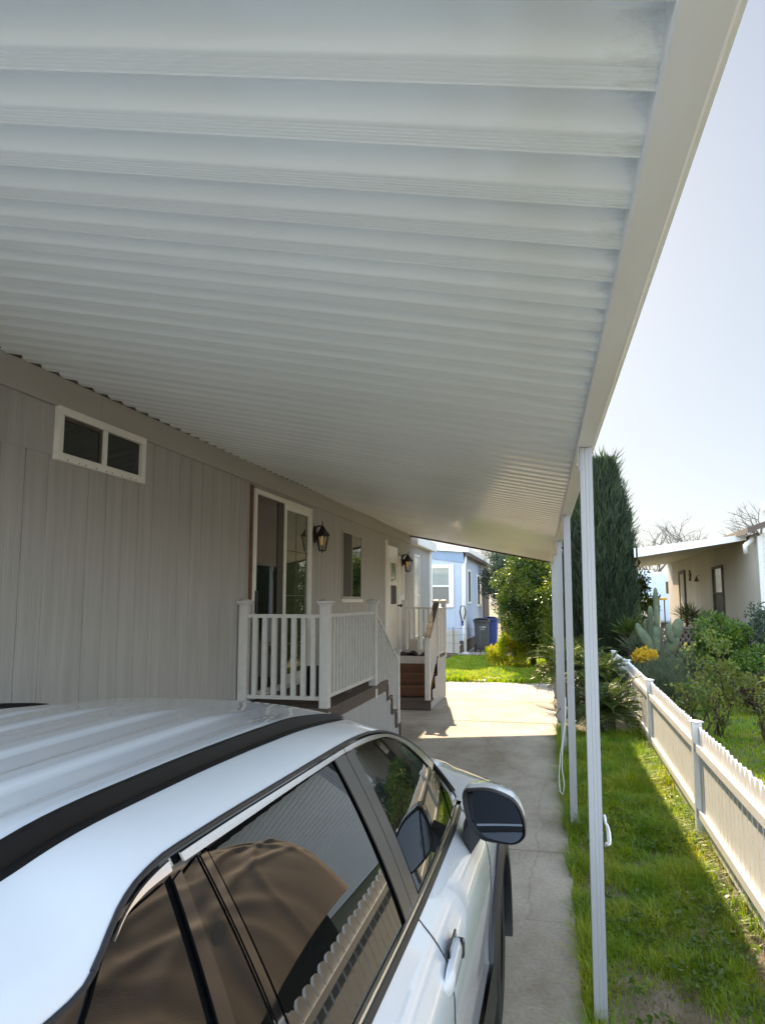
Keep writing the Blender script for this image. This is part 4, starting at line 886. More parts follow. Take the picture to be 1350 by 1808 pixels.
for (x, y_) in [(3.67, 17.61), (3.9, 17.61), (3.67, 18.08), (3.9, 18.08)]: mb.box(x, x + .02, y_, y_ + .02, 0.026, 1.45)
tag(mb.build('plant_stand', M['wire']), 'thin dark metal plant stand by the pale house near its corner', 'stand')
# ---- trailer and small vehicles far back
rv = thing('travel_trailer', 'pale blue-white travel trailer parked far behind the garden', 'trailer', (5, 40, 0))
bevel(MB().box(3.6, 5.95, 40, 47, .7, 3.3).build('body', M['rv'], rv), .18, 3)
MB().box(4.4, 5.1, 41, 42, 3.305, 3.42, .03).build('roof_vent', M['white'], rv); MB().box(5.55, 5.8, 39.985, 39.998, 2.2, 2.8, .02).build('window', M['gloss'], rv)
for yy in (43.2, 44.3): MB().lathe([(0, -.1), (.34, -.1), (.36, 0), (.34, .1), (0, .1)], (3.75, yy, .35), 'x', 18).build('wheel', M['rubber'], rv, True)
MB().box(3.62, 5.9, 40.1, 46.9, .45, .695).build('chassis', M['tank'], rv)
gc = thing('golf_cart', 'small cart with a yellow canopy parked behind the cactus', 'cart', (3.5, 30, 0))
bevel(MB().box(2.95, 4.05, 29.2, 31.2, .3, .8).build('body', M['white'], gc), .08, 2); bevel(MB().box(2.9, 4.1, 29.3, 31.0, 1.86, 1.95).build('canopy', M['yellow'], gc), .03)
pl = MB()
for x in (2.98, 4.0):
    for yy in (29.4, 30.9): pl.bar((x, yy, .8), (x, yy, 1.86), .04, .04, (1, 0, 0))
pl.build('canopy_frame', M['tank'], gc); bevel(MB().box(3.05, 3.95, 30.2, 30.7, .81, 1.3).build('seat', M['pale'], gc), .05)
for x in (2.95, 4.0):
    for yy in (29.6, 30.8): MB().lathe([(0, -.08), (.2, -.08), (.22, 0), (.2, .08), (0, .08)], (x, yy, .22), 'x', 16).build('wheel', M['rubber'], gc, True)
vn = thing('parked_van', 'white van with a dark rear window at the left behind the garden', 'van', (3.3, 36, 0))
bevel(MB().box(2.5, 4.2, 36, 40, .4, 2.0).build('body', M['white'], vn), .12, 3); MB().box(2.7, 3.35, 35.985, 35.998, 1.3, 1.8, .02).build('window', M['gloss'], vn); MB().box(3.45, 4.0, 35.985, 35.998, 1.3, 1.8, .02).build('window', M['gloss'], vn)
for x in (2.52, 4.0):
    for yy in (36.8, 39.2): MB().lathe([(0, 0), (.32, 0), (.34, .09), (.32, .18), (0, .18)], (x, yy, .34), 'x', 16).build('wheel', M['rubber'], vn, True)
tag(crease(MB().lathe([(0, 0), (.1, 0), (.16, .1), (.17, .2), (.12, .3), (.03, .33), (0, .33)], (2.55, 21.5, 1.5), 'z', 14).tube([(2.55, 21.5, 0), (2.55, 21.5, 1.5)], .05, 8).build('garden_ornament', M['terracotta'])), 'orange clay ball ornament on a post behind the cactus', 'ornament')

# ================================================================== TARP-COVERED VEHICLE ON THE NEIGHBOUR'S SIDE
cv = thing('covered_vehicle', 'dark vehicle under a wrinkled brown canvas cover beyond the picket fence', 'covered vehicle', (3.75, 5.8, 0))
tp = MB(); rows = []
x0, x1, y0, y1, hh = 2.75, 4.75, 2.2, 8.9, 3.1
NU, NV = 260, 150
def tarp_pt(u, v):            # u along y, v around section
    y_ = y0 + (y1 - y0) * u; a = v * math.pi
    hem = .64 + .07 * math.sin(9 * u + 1) + .12 * u
    cx = math.copysign(abs(math.cos(a)) ** .30, math.cos(a)); cz = abs(math.sin(a)) ** .42
    endr = (1 - abs(2 * u - 1) ** 14) ** .4 if 0 < u < 1 else 0
    top_ = hh - .75 * max(0, (u - .62) / .38) ** 1.3
    x = (x0 + x1) / 2 - cx * (x1 - x0) / 2 * (.25 + .75 * endr) * (1 - .12 * cz); z = hem + cz * (top_ - hem) * (.05 + .95 * endr)
    yy = u * (y1 - y0); zz = v * 5.5
    wv = .022 * math.sin(1.1 * yy + .8 * zz + 1.2 * math.sin(.9 * zz)) - .007 * math.sin(2.9 * yy - 2.6 * zz + 1.6 * math.sin(1.1 * yy + .7 * zz)) + -.003 * math.sin(7 * yy + 6 * zz + 2 * math.sin(2 * yy))
    for k_, (ya, za, ang, ln, dp) in enumerate([(5.0, 1.2, .5, 1.1, .06), (5.4, .9, .9, .8, .05), (4.2, 1.5, .2, 1.3, .05), (2.6, .7, .1, 1.6, .06), (3.2, 1.1, .15, 1.2, .045), (6.0, 1.6, -.8, .9, .06), (1.4, .9, .1, 1.2, .05), (5.9, 1.0, -1.1, .7, .05), (4.7, .6, .35, 1.3, .05), (3.6, .45, .1, 1.4, .05), (2.0, .35, -.1, 1.5, .05)]):
        dy, dzv = yy - ya, zz - za; al = dy * math.cos(ang) + dzv * math.sin(ang); ac = -dy * math.sin(ang) + dzv * math.cos(ang) + .25 * al * al
        wv += .6 * dp * math.exp(-(al / ln) ** 2) * (math.exp(-(ac / .085) ** 2) - .5 * math.exp(-((ac - .18) / .12) ** 2))
    return (x - wv * (1 if cx > 0 else -1), y_ + .4 * wv, z + wv * .4)
for i in range(NU + 1): rows.append([tarp_pt(.002 + .996 * i / NU, j / NV) for j in range(NV + 1)])
tp.grid(rows); tp.build('canvas_cover', M['tarp'], cv, True)
bevel(MB().box(2.95, 4.55, 2.7, 8.1, .32, 1.3).build('body', M['tank'], cv), .08, 3)
for x in (2.92, 4.35):
    for yy in (3.5, 7.5): MB().lathe([(0, 0), (.30, 0), (.34, .03), (.34, .2), (.30, .23), (0, .23)], (x, yy, .34), 'x', 24).build('wheel', M['rubber'], cv, True)
# ================================================================== BLUE HOUSE AT THE BACK
bh = thing('house', 'pale blue house with a white-framed sash window beyond the driveway', 'house', (-3, 24, 0))
BY, BX = 26.0, -3.10
def gtop(x): return 3.66 + (BX - x) * .055
wm = MB(); grooved(wm, BY, -9, BX, .45, 3.3, pitch=.2, axis='x', out=-1, tilt=gtop); grooved(wm, BX, BY, 36.2, .45, 3.54, pitch=.2)
wm.prism([(-9, BY + .03, .45), (BX - .03, BY + .03, .45), (BX - .03, BY + .03, gtop(BX) - .02), (-9, BY + .03, gtop(-9) - .02)], (0, 10.1, 0)); wm.build('wall', M['blue'], bh)
ft = MB(); ft.box(-9, BX - .02, BY + .02, 36, 0, .449); ft.build('skirting', M['soilbed'], bh)
bd = MB(); bd.prism([(-4.9, BY - .03, 3.42), (BX + .02, BY - .03, 3.17), (BX + .02, BY - .03, 3.48), (-4.9, BY - .03, 3.76)], (0, .028, 0)); bd.build('gable_board', M['bluetrim'], bh)
rf = MB(); rf.prism([(-9, BY - .12, gtop(-9)), (BX + .22, BY - .12, 3.53), (BX + .22, BY - .12, 3.70), (-9, BY - .12, gtop(-9) + .16)], (0, 10.6, 0)); rf.build('roof', M['white'], bh)
MB().box(BX + .10, BX + .219, BY - .1, 36.4, 3.39, 3.525, .01).build('gutter', M['brown'], bh)
MB().box(BX - .05, BX + .018, BY - .022, BY - .001, .46, 3.05).box(BX + .002, BX + .02, BY + .0, BY + .1, .46, 3.25).build('corner_board', M['white'], bh)
MB().tube([(BX + .1, BY + .05, 3.4), (BX + .06, BY + .02, 3.1), (BX + .06, BY - .05, 2.9), (BX + .06, BY - .05, .2)], .035, 8).build('downspout', M['white'], bh, True)
wb = MB(); a, b, z0, z1, f_ = -4.32, -3.44, 1.60, 3.11, .13
wb.box(a, b, BY - .05, BY - .001, z1 - f_, z1, .004).box(a, b, BY - .05, BY - .001, z0, z0 + f_, .004).box(a, a + f_, BY - .05, BY - .001, z0 + f_, z1 - f_, .004).box(b - f_ * 1.3, b, BY - .05, BY - .001, z0 + f_, z1 - f_, .004).box(a + f_, b - f_, BY - .04, BY - .001, 2.32, 2.38, .003)
wo = wb.build('window', M['white'], bh); MB().box(a + .12, b - .16, BY - .02, BY - .01, 2.38, z1 - .12).build('pane', M['glass2'], wo); MB().box(a + .12, b - .16, BY - .02, BY - .01, z0 + .12, 2.32).build('pane', mat('grey_blind', (.16, .17, .17), .08, ior=1.6), wo)
window_x(bh, BX, 27.3, 28.3, 1.72, 3.0, fw=.08, fm='white', split=None, g=('screen', 'screen'))
f3 = window_x(bh, BX, 30.6, 32.8, 1.6, 2.92, fw=.09, fm='white', split='v', g=('screen', 'glass2'))
MB().box(BX + .001, BX + .04, 33.2, 36, .46, 3.2).build('brown_panel', M['brown'], bh)
# ---- bins
def bin_(name, label, x0, x1, y0, y1, h, m, txt=False):
    t = thing(name, label, 'bin', ((x0 + x1) / 2, (y0 + y1) / 2, .015)); k = .05
    mb = MB(); b0 = [(x0 + k, y0 + k * 1.4, .12), (x1 - k, y0 + k * 1.4, .12), (x1 - k, y1 - k, .06), (x0 + k, y1 - k, .06)]; b1 = [(x0, y0, h), (x1, y0, h), (x1, y1, h), (x0, y1, h)]
    mb.add(b0 + b1, [(3, 2, 1, 0), (4, 5, 6, 7), (0, 1, 5, 4), (1, 2, 6, 5), (2, 3, 7, 6), (3, 0, 4, 7)]); bevel(mb.build('body', M[m], t), .025, 3)
    MB().box(x0 - .02, x1 + .02, y0 - .03, y1 + .03, h - .09, h - .015, .012).build('rim', M[m], t)
    ld = MB(); ld.grid([[(x0 - .03 + (x1 - x0 + .06) * u, y0 - .05 + (y1 - y0 + .06) * v, h + .005 + .07 * math.sin(math.pi * u) ** .5 * math.sin(math.pi * min(v * .8 + .2, 1)) ** .5) for u in np.linspace(0, 1, 9)] for v in np.linspace(0, 1, 7)]); ld.box(x0 - .03, x1 + .03, y0 - .05, y1 + .01, h - .012, h + .004); ld.build('lid', M[m], t)
    for xx in (x0 + .01, x1 - .07): MB().lathe([(0, 0), (.13, 0), (.15, .02), (.15, .05), (.13, .06), (0, .06)], (xx, y0 + .06, .155), 'x', 18).build('wheel', M['rubber'], t, True)
    MB().tube([(x0 + .1, y0 - .04, h - .05), (x0 + .1, y0 - .09, h - .04), (x1 - .1, y0 - .09, h - .04), (x1 - .1, y0 - .04, h - .05)], .014, 8).build('handle', M[m], t, True)
    if txt:
        mk = MB(); r = random.Random(4); cx = (x0 + x1) / 2 + .06
        for row, (z, n, w_) in enumerate([(h - .27, 6, .028), (h - .345, 3, .03)]):
            for i in range(n):
                xx = cx + (i - n / 2) * (w_ + .012); yy = y0 + (h - z) / h * .06 - .012
                mk.box(xx, xx + w_ * r.uniform(.6, 1), yy, yy + .009, z, z + .02 + .022 * r.random())
        mk.build('marking', M['white'], t)
bin_('wheelie_bin', 'dark grey wheeled bin with a worn white marking beside the blue house', -2.85, -2.33, 26.9, 27.6, 1.15, 'greybin', True)
bin_('wheelie_bin', 'blue wheeled bin behind the dark grey bin', -2.56, -2.08, 27.75, 28.4, 1.18, 'bluebin')
# ---- white standpipe with a hose, leaning board
spx = thing('standpipe', 'white standpipe with a hose over its top in front of the blue house corner', 'standpipe', (-3.05, 25.3, 0))
MB().tube([(-2.98, 25.3, 0), (-3.0, 25.3, .9), (-3.06, 25.3, 1.5), (-3.06, 25.3, 1.62)], .05, 10).box(-3.1, -2.86, 25.2, 25.4, .015, .1, .01).build('pipe', M['white'], spx, True)
MB().tube([(-3.06, 25.22, 1.1), (-3.14, 25.22, 1.45), (-3.1, 25.22, 1.66), (-2.98, 25.22, 1.66), (-2.94, 25.22, 1.45), (-3.0, 25.22, 1.2)], .022, 8).build('hose', M['tank'], spx, True)
mb = MB().box(-3.1, -3.02, 25.23, 25.27, 1.0, 1.16, .008); mb.build('valve', M['bluebin'], spx)
pb = MB().bar((-3.55, 25.2, .75), (-3.12, 25.1, .35), .03, .045); tag(pb.build('leaning_stick', M['white']), 'thin white stick leaning low beside the standpipe', 'stick')
bk = MB().box(-3.85, -3.25, 24.9, 25.25, .016, .28, .01); tag(bk.build('planter_box', M['terracotta']), 'low red-brown planter under the blue house window', 'planter')
gt = MB(); grooved(gt, 24.86, -4.4, -3.12, .1, .85, pitch=.07, axis='x', out=-1); gt.box(-4.4, -3.12, 24.87, 24.885, .1, .85)
tag(gt.build('bin_screen', M['pale']), 'low pale ribbed panel beneath the blue house window', 'panel')
# ---- wire fence
wf = thing('wire_fence', 'thin rusty wire fence in front of the bins', 'fence', (-2.4, 24.75, 0))
for x in (-4.1, -3.3, -2.42, -1.3, -.2, .8): MB().tube([(x, 24.75, -.1), (x + rng.normal(0, .02), 24.75, .98)], .014, 6).build('fence_post', M['wire'], wf, True)
for z in (.12, .45, .72, .93): MB().tube([(x, 24.735, z - .025 * math.sin((x + 4.1) * 5.7) ** 2) for x in np.linspace(-4.1, .8, 40)], .0055, 4).build('wire', M['wire'], wf, True)
wr = MB()
for i in range(98): x = -4.1 + i * .05; wr.tube([(x, 24.737, .08), (x, 24.737, .93)], .0022, 3, False)
wr.build('mesh', M['wire'], wf)
# ---- bits on the ground
tag(MB().tube([(-2.28, 17.9, .02), (-1.95, 17.75, .03), (-1.75, 17.9, .02), (-1.5, 17.7, .03), (-1.25, 17.85, .02)], .025, 8).build('hose', M['pale'], None, True), 'pale hose end lying in the grass at the far driveway edge', 'hose')
tag(bevel(MB().prism([(-1.98, 17.4, -.03), (-1.6, 17.38, -.03), (-1.55, 17.62, -.03), (-1.93, 17.66, -.03)], (0, 0, .05)).build('stepping_stone', M['pale']), .008), 'flat pale stone slab at the grass edge beyond the driveway', 'stone')
for i, (x, y, s, lb) in enumerate([(.98, 10.55, .07, 'grey stone beside the sago palm at the fence foot'), (.90, 10.35, .05, 'small grey stone in front of the larger one under the palm')]):
    bm = bmesh.new(); bmesh.ops.create_icosphere(bm, subdivisions=3, radius=s)
    for v in bm.verts: v.co *= 1 + .18 * math.sin(v.co.x * 60 + i) * math.cos(v.co.y * 50); v.co.z *= .6; v.co += Vector((x, y, .01))
    mb = MB(); bm.verts.index_update(); mb.add([v.co for v in bm.verts], [[v.index for v in f.verts] for f in bm.faces]); bm.free()
    tag(mb.build('stone', M['pale'], None, True), lb, 'stone')
# ================================================================== WHITE SUV
XC = -1.165
car = thing('parked_car', 'white compact SUV with black roof rails parked under the carport', 'car', (XC, 2.1, 0))
def cpl(y):
    c = 0.
    if y > 1.8: c += .025 * (y - 1.8) ** 2
    if y < .9: c += .03 * (.9 - y) ** 2
    return c
def so_(y, z): return .795 - .30 * (z - 1.05) - .30 * max(z - 1.05, 0) ** 2 - cpl(y)
def fit(p):      # side-glass outline, leaning back a little towards the roof
    y, z = p; t = min(max(z - 1.05, 0), .45); k = (.37 + .30 * t + .30 * t * t) / (.365 + .40 * t + .25 * t * t); k = 1 + (k - 1.0) * min(1, t / .03) if t < .03 else k
    return (y * k, 1.85 - (1.85 - z) * k)
SEAM = np.array([(-.02, 1.372), (.2, 1.383), (.45, 1.391), (.70, 1.396), (.79, 1.398), (.83, 1.404), (.868, 1.419), (.92, 1.442), (.975, 1.457), (1.04, 1.465), (1.1, 1.467), (1.3, 1.466), (1.5, 1.463), (1.92, 1.457), (2.1, 1.452), (2.25, 1.443), (2.36, 1.431), (2.47, 1.413), (2.58, 1.385), (2.70, 1.344), (2.80, 1.297), (2.885, 1.246), (2.96, 1.192), (3.04, 1.131), (3.126, 1.066), (3.19, 1.02)])
def curve(pts, n):           # smooth resample (Catmull-Rom)
    pts = np.array(pts, float); k = len(pts); out = []
    d = np.r_[0, np.cumsum(np.linalg.norm(np.diff(pts, axis=0), axis=1))]; T = np.linspace(0, d[-1], n)
    for t in T:
        i = min(max(np.searchsorted(d, t) - 1, 0), k - 2); u = (t - d[i]) / (d[i + 1] - d[i])
        p0, p1, p2, p3 = pts[max(i - 1, 0)], pts[i], pts[i + 1], pts[min(i + 2, k - 1)]
        m1 = (p2 - p0) / 2 if i > 0 else p2 - p1; m2 = (p3 - p1) / 2 if i < k - 2 else p2 - p1
        out.append((2 * u ** 3 - 3 * u ** 2 + 1) * p1 + (u ** 3 - 2 * u ** 2 + u) * m1 + (-2 * u ** 3 + 3 * u ** 2) * p2 + (u ** 3 - u ** 2) * m2)
    return np.array(out)
SEAM = np.array([fit(p) for p in SEAM])
SM = curve(SEAM, 150)
def seam_z(y): return float(np.interp(y, SM[:, 0], SM[:, 1]))
def sstep(a, b, x): t = min(max((x - a) / (b - a), 0), 1); return t * t * (3 - 2 * t)
QS = [1, .985, .968, .95, .93, .91, .895, .88, .86, .84] + list(np.linspace(.82, 0, 42))
HQ = [0, .2, .4, .53, .62, .69, .72, .73, .74, .755]
def roof_zc(y): return 1.558 - .012 * ((y - 1.15) / 1.0) ** 2 * (1 if y > 1.15 else .9) - (.055 * max(0, .35 - y) ** 1.0)
def up(ys, zs, q):
    oS = so_(ys, zs); o = oS * q; w_ = max(0, (ys - 2.20) / (3.19 - 2.20)); b = sstep(1.75, 2.5, ys)
    zc = roof_zc(ys); 
    h = np.interp(1 - q, [0, .015, .04, .07, .10, .13, .16, .20, .24, .3, .5, .75, 1], [0, .13, .27, .38, .47, .54, .60, .66, .70, .75, .88, .97, 1])
    zr = zs + h * (zc - zs)
    rib = 0
    for oc, hw in ((.10, .045), (.27, .04), (.42, .035)):
        t_ = abs(abs(o) - oc) / hw
        if t_ < 1: rib += .007 * min(1, (1 - t_) * 3)
    zr += rib * sstep(.15, .4, ys) * (1 - sstep(1.75, 2.15, ys))
    wc = min(1, w_); zcw = 1.528 - .50 * wc ** 1.12; ycw = ys + .10 + .42 * wc ** .8
    zw = zs + (1 - q ** 3.0) * (max(zcw, zs - .0) - zs); 
    yw = ys + (1 - q ** 2) * (ycw - ys) * sstep(1.9, 2.5, ys)
    return o, yw, zr * (1 - b) + zw * b
US = np.concatenate([SM[:, 0][::2]]); ZS = SM[:, 1][::2]
GR = [[up(y_, z_, q) for q in QS] for y_, z_ in zip(US, ZS)]
white, wind = MB(), MB()
def mirror_pts(row): return [(XC + o, y_, z) for o, y_, z in row] + [(XC - o, y_, z) for o, y_, z in row[-2::-1]]
rows = [mirror_pts(r) for r in GR]; nq = len(rows[0]); Q2 = QS + QS[-2::-1]
white.v = [p for r in rows for p in r]; wind.v = list(white.v)
for i in range(len(rows) - 1):
    ym = (US[i] + US[i + 1]) / 2
    for k in range(nq - 1):
        q = (Q2[k] + Q2[k + 1]) / 2; f = (i * nq + k, i * nq + k + 1, (i + 1) * nq + k + 1, (i + 1) * nq + k)
        (wind if (ym > 2.33 and q < .90) else white).f.append(f)
# ---- lower body
def zb(y): return float(np.interp(y, [-.2, .9, 1.4, 2.3, 2.83, 3.19, 3.6, 3.9, 4.1, 4.28, 4.36], [1.10, 1.075, 1.06, 1.043, 1.022, 1.015, 1.0, .97, .925, .85, .78]))
def fo(y):   # half width at the top edge (belt / bonnet line)
    a = so_(min(y, 3.19), zb(min(y, 3.19))) + .006
    return a if y < 3.19 else a + .075 * sstep(3.19, 3.6, y) - .115 * sstep(3.7, 4.36, y)
AX = (.74, 3.44)
def arch(y, r=.395):
    z = 0
    for a in AX:
        if abs(y - a) < r: z = max(z, .335 + math.sqrt(r * r - (y - a) ** 2))
    return z
def lower(y):
    tap = .12 * sstep(3.7, 4.36, y) + .07 * sstep(.3, -.2, y); B = zb(y); s = sstep(3.2, 4.36, y)
    P = [(fo(y), B), (fo(y) + .010, B - .012), (.842, B - .065), (.878, B - .125 + .01 * s), (.893, B - .19), (.898, B - .28), (.893, .66 - .0 * s), (.888, .56), (.89, .49)]
    P = [(max(o - tap * (.4 if i < 2 else 1), .3), min(z, B - .002 * i)) for i, (o, z) in enumerate(P)]
    C_ = [(.905 - tap, .485), (.915 - tap, .45), (.917 - tap, .36), (.90 - tap, .27), (.86 - tap, .20)]
    az = arch(y); return [(o, max(z, az)) for o, z in P], [(o, max(z, az)) for o, z in C_]
def bow(o, y): 
    return y - .34 * sstep(3.55, 4.36, y) * (abs(o) / .9) ** 2.6 + .22 * sstep(.45, -.2, y) * (abs(o) / .9) ** 3
YS = sorted(set(list(np.round(np.linspace(-.2, 4.36, 115), 4)) + [AX[0] - .395, AX[0] + .395, AX[1] - .395, AX[1] + .395]))
clad = MB()
for sg in (1, -1):
    white.grid([[(XC + sg * o, bow(o, y_), z) for o, z in lower(y_)[0]] for y_ in YS])
    clad.grid([[(XC + sg * o, bow(o, y_), z) for o, z in lower(y_)[1]] for y_ in YS])
    for a in AX:               # wheel-arch flares
        ts = np.linspace(-.25, math.pi + .25, 36); R_ = [(.385, .885), (.385, .922), (.40, .926), (.455, .919), (.47, .905), (.47, .88)]
        clad.grid([[(XC + sg * o, a + r * math.cos(t), .335 + r * math.sin(t)) for r, o in R_] for t in ts])
# bonnet
def bonnet(y, q):
    o = fo(y) * q; zc = float(np.interp(y, [3.19, 3.6, 4.0, 4.2, 4.36], [1.065, 1.085, 1.055, 1.0, .87])); z = zb(y) + (zc - zb(y)) * (1 - q ** 2.6) + .010 * (1 if .62 < q < .8 else 0) * sstep(3.3, 3.5, y)
    return XC + o, bow(o, y), z
yb = [y_ for y_ in YS if y_ > 3.17]; qb = np.linspace(-1, 1, 41)
white.grid([[(lambda r: (XC + math.copysign(r[0] - XC, q), r[1], r[2]))(bonnet(y_, abs(q))) for q in qb] for y_ in yb])
# cowl and nose cap, tail cap
nose = []
yF = 4.36; P0 = [bonnet(yF, abs(q)) for q in qb]
for dz, dy in [(0, 0), (-.06, .02), (-.16, .035), (-.28, .04), (-.42, .03), (-.56, -.02)]:
    nose.append([(XC + math.copysign(p[0] - XC, q) * (1 + .03 * min(1, -dz * 6)), p[1] + dy, p[2] + dz) for p, q in zip(P0, qb)])
white.grid(nose[:3]); nz_ = MB().grid(nose[2:])
yT = -.2; tl = []
for z, dy, k in [(1.40, .22, .66), (1.32, .10, .72), (1.10, 0, .84), (.95, -.06, .9), (.75, -.06, .92), (.5, -.05, .93), (.25, .0, .9)]:
    tl.append([(XC + .93 * k * t, yT + dy + .22 * abs(t) ** 3, z) for t in np.linspace(-1, 1, 25)])
white.grid(tl)
body = crease(white.build('body', M['carpaint'], car, fix=False), 38)
bmx = bmesh.new(); bmx.from_mesh(body.data); bmesh.ops.remove_doubles(bmx, verts=bmx.verts[:], dist=.0004); bmesh.ops.recalc_face_normals(bmx, faces=bmx.faces[:])
lv = [v for v in bmx.verts if not v.link_faces]; bmesh.ops.delete(bmx, geom=lv, context='VERTS'); bmx.to_mesh(body.data); bmx.free(); crease(body, 38)
for mb, nm, mt in ((wind, 'windscreen', 'carglass'), (nz_, 'front_grille', 'plastic'), (clad, 'cladding', 'plastic')):
    o = mb.build(nm, M[mt], car, fix=False); b = bmesh.new(); b.from_mesh(o.data); bmesh.ops.delete(b, geom=[v for v in b.verts if not v.link_faces], context='VERTS'); b.to_mesh(o.data); b.free(); crease(o, 40)
ub = MB().box(XC - .80, XC + .80, .05, 4.0, .24, .93); ub.build('underbody', M['tank'], car)
# ---- side greenhouse: black base, panes, bright trim, pillars
def S3(y, z, off, sg): return (XC + sg * (so_(y, z) + off), y, z)
def patch_(sg, bot, top_, off, nz=10, ny=40, th=.004, raw_=True):
    b, t = curve([fit(p) for p in bot] if raw_ else bot, ny), curve([fit(p) for p in top_] if raw_ else top_, ny); r = [[S3(*(b[i] + (t[i] - b[i]) * j / nz), off, sg) for j in range(nz + 1)] for i in range(ny)]
    mb = MB().grid(r); r2 = [[S3(*(b[i] + (t[i] - b[i]) * j / nz), off - th, sg) for j in range(nz + 1)] for i in range(ny)]
    for e0, e1 in ((r[0], r2[0]), (r[-1], r2[-1]), ([q[0] for q in r], [q[0] for q in r2]), ([q[-1] for q in r], [q[-1] for q in r2])): mb.grid([e0, e1])
    return mb
def put(mb, name, m, parent=car): 
    o = mb.build(name, M[m], parent, fix=False); b = bmesh.new(); b.from_mesh(o.data); bmesh.ops.remove_doubles(b, verts=b.verts[:], dist=.0003); bmesh.ops.recalc_face_normals(b, faces=b.faces[:]); b.to_mesh(o.data); b.free(); crease(o, 40); return o
for sg in (1, -1):
    g_ = [[S3(y_, zb(y_) + (seam_z(y_) - zb(y_)) * j / 12 - .001, -.006, sg) for j in range(13)] for y_ in np.linspace(-.1, 3.16, 120)]
    put(MB().grid(g_), 'window_surround', 'gloss')
    put(patch_(sg, [(2.055, 1.055), (2.33, 1.044), (2.60, 1.034), (2.815, 1.027)], [(2.068, 1.428), (2.30, 1.417), (2.45, 1.397), (2.57, 1.360), (2.70, 1.293), (2.80, 1.223), (2.862, 1.170)], .001), 'side_window', 'carglass')
    put(patch_(sg, [(2.845, 1.030), (3.01, 1.028)], [(2.892, 1.160), (3.03, 1.052)], .001, 6, 10), 'quarter_light', 'carglass')
    put(patch_(sg, [(1.185, 1.07), (1.83, 1.058)], [(1.178, 1.444), (1.872, 1.436)], .001), 'side_window', 'carglass')
    put(patch_(sg, [(1.02, 1.075), (1.14, 1.07)], [(1.085, 1.432), (1.140, 1.441)], .001, 10, 12), 'quarter_light', 'carglass')
    put(patch_(sg, [(.50, 1.11), (.93, 1.08)], [(.80, 1.375), (.90, 1.426), (1.036, 1.438)], .001), 'rear_quarter_window', 'carglass')
    put(patch_(sg, [(1.865, 1.056), (1.945, 1.054)], [(1.893, 1.440), (1.982, 1.436)], .005, 10, 8), 'pillar_cover', 'pillar')
    put(patch_(sg, [(1.950, 1.054), (2.035, 1.052)], [(1.988, 1.436), (2.060, 1.432)], .005, 10, 8), 'pillar_cover', 'pillar')
    put(patch_(sg, [(1.143, 1.075), (1.166, 1.075)], [(1.146, 1.442), (1.168, 1.443)], .006, 10, 6), 'division_bar', 'gloss')
    put(patch_(sg, [(.955, 1.09), (1.010, 1.09)], [(1.052, 1.437), (1.080, 1.442)], .007, 10, 6), 'pillar_cover', 'gloss')
    # bright strips under the roof seam
    def strip(pts_lo, y0, y1): 
        pts_lo = [fit(p) for p in pts_lo]; y0, y1 = fit((y0, 1.44))[0], fit((y1, 1.44 if y1 < 2.5 else 1.22))[0]
        up_ = [(y_, seam_z(y_) - .006) for y_ in np.linspace(y0, y1, 16)]; put(patch_(sg, pts_lo, up_, .007, 4, 40, .004, False), 'window_trim', 'chrome')
    strip([(.893, 1.424), (.93, 1.4375), (.97, 1.4435), (1.0, 1.446), (1.058, 1.4475)], .888, 1.062)
    strip([(1.098, 1.449), (1.3, 1.447), (1.6, 1.445), (1.985, 1.440)], 1.096, 1.985)
    strip([(1.991, 1.440), (2.12, 1.434), (2.30, 1.420), (2.45, 1.401), (2.58, 1.365), (2.70, 1.306), (2.83, 1.218)], 1.991, 2.90)
    # belt mouldings
    put(patch_(sg, [(y_, zb(y_) - .004) for y_ in (.3, 1.4, 2.3, 2.8, 3.10)], [(y_, zb(y_) + .014) for y_ in (.3, 1.4, 2.3, 2.8, 3.08)], .014, 3, 60, .012, False), 'belt_moulding', 'plastic')
    put(patch_(sg, [(y_, zb(y_) + .0145) for y_ in (.3, 1.4, 2.3, 2.78, 3.07)], [(y_, zb(y_) + .022) for y_ in (.3, 1.4, 2.3, 2.78, 3.05)], .011, 2, 60, .008, False), 'belt_trim', 'chrome')
    # roof rails
    rl = MB(); rows = []; n_ = 70
    for i in range(n_):
        u = i / (n_ - 1); y_ = -.05 + 2.40 * u; e = min(1, u / .10) * min(1, (1 - u) / .20); e = e ** .55 if e > 0 else 0
        o = .478 + .03 * sstep(.55, 1, u); b_ = min(up(y_, seam_z(y_), min(o / so_(y_, seam_z(y_)), 1))[2], 1.6) - .012
        hh_ = .010 + .026 * e; w_ = .017
        rows.append([(XC + sg * (o + dx), y_, b_ + dz) for dx, dz in [(w_, 0), (w_ * .92, hh_ * .55), (w_ * .4, hh_), (-w_ * .5, hh_ * .98), (-w_ * .95, hh_ * .6), (-w_, 0)]])
    rl.grid(rows); rl.f.append(tuple(range(6))); rl.f.append(tuple(range((n_ - 1) * 6, n_ * 6))); put(rl, 'roof_rail', 'railblack')
    rl = MB(); rows = []
    for i in range(n_):
        u = i / (n_ - 1); y_ = -.05 + 2.40 * u; o = .478 + .03 * sstep(.55, 1, u); s_ = seam_z(y_)
        rows.append([(XC + sg * (o + dx), y_, up(y_, s_, min((o + dx) / so_(y_, s_), 1))[2] + dz) for dx, dz in [(.030, .0005), (.027, .003), (-.021, .003), (-.024, .0005)]])
    rl.grid(rows); put(rl, 'rail_channel', 'railblack')
    # panel gaps: thin dark seams lying in the paint
    def low_pt(y, z):
        P = lower(y)[0]; zz = [p[1] for p in P][::-1]; oo = [p[0] for p in P][::-1]; o = float(np.interp(z, zz, oo)); return (XC + sg * (o + .0005), bow(o, y), z)
    sm = MB()
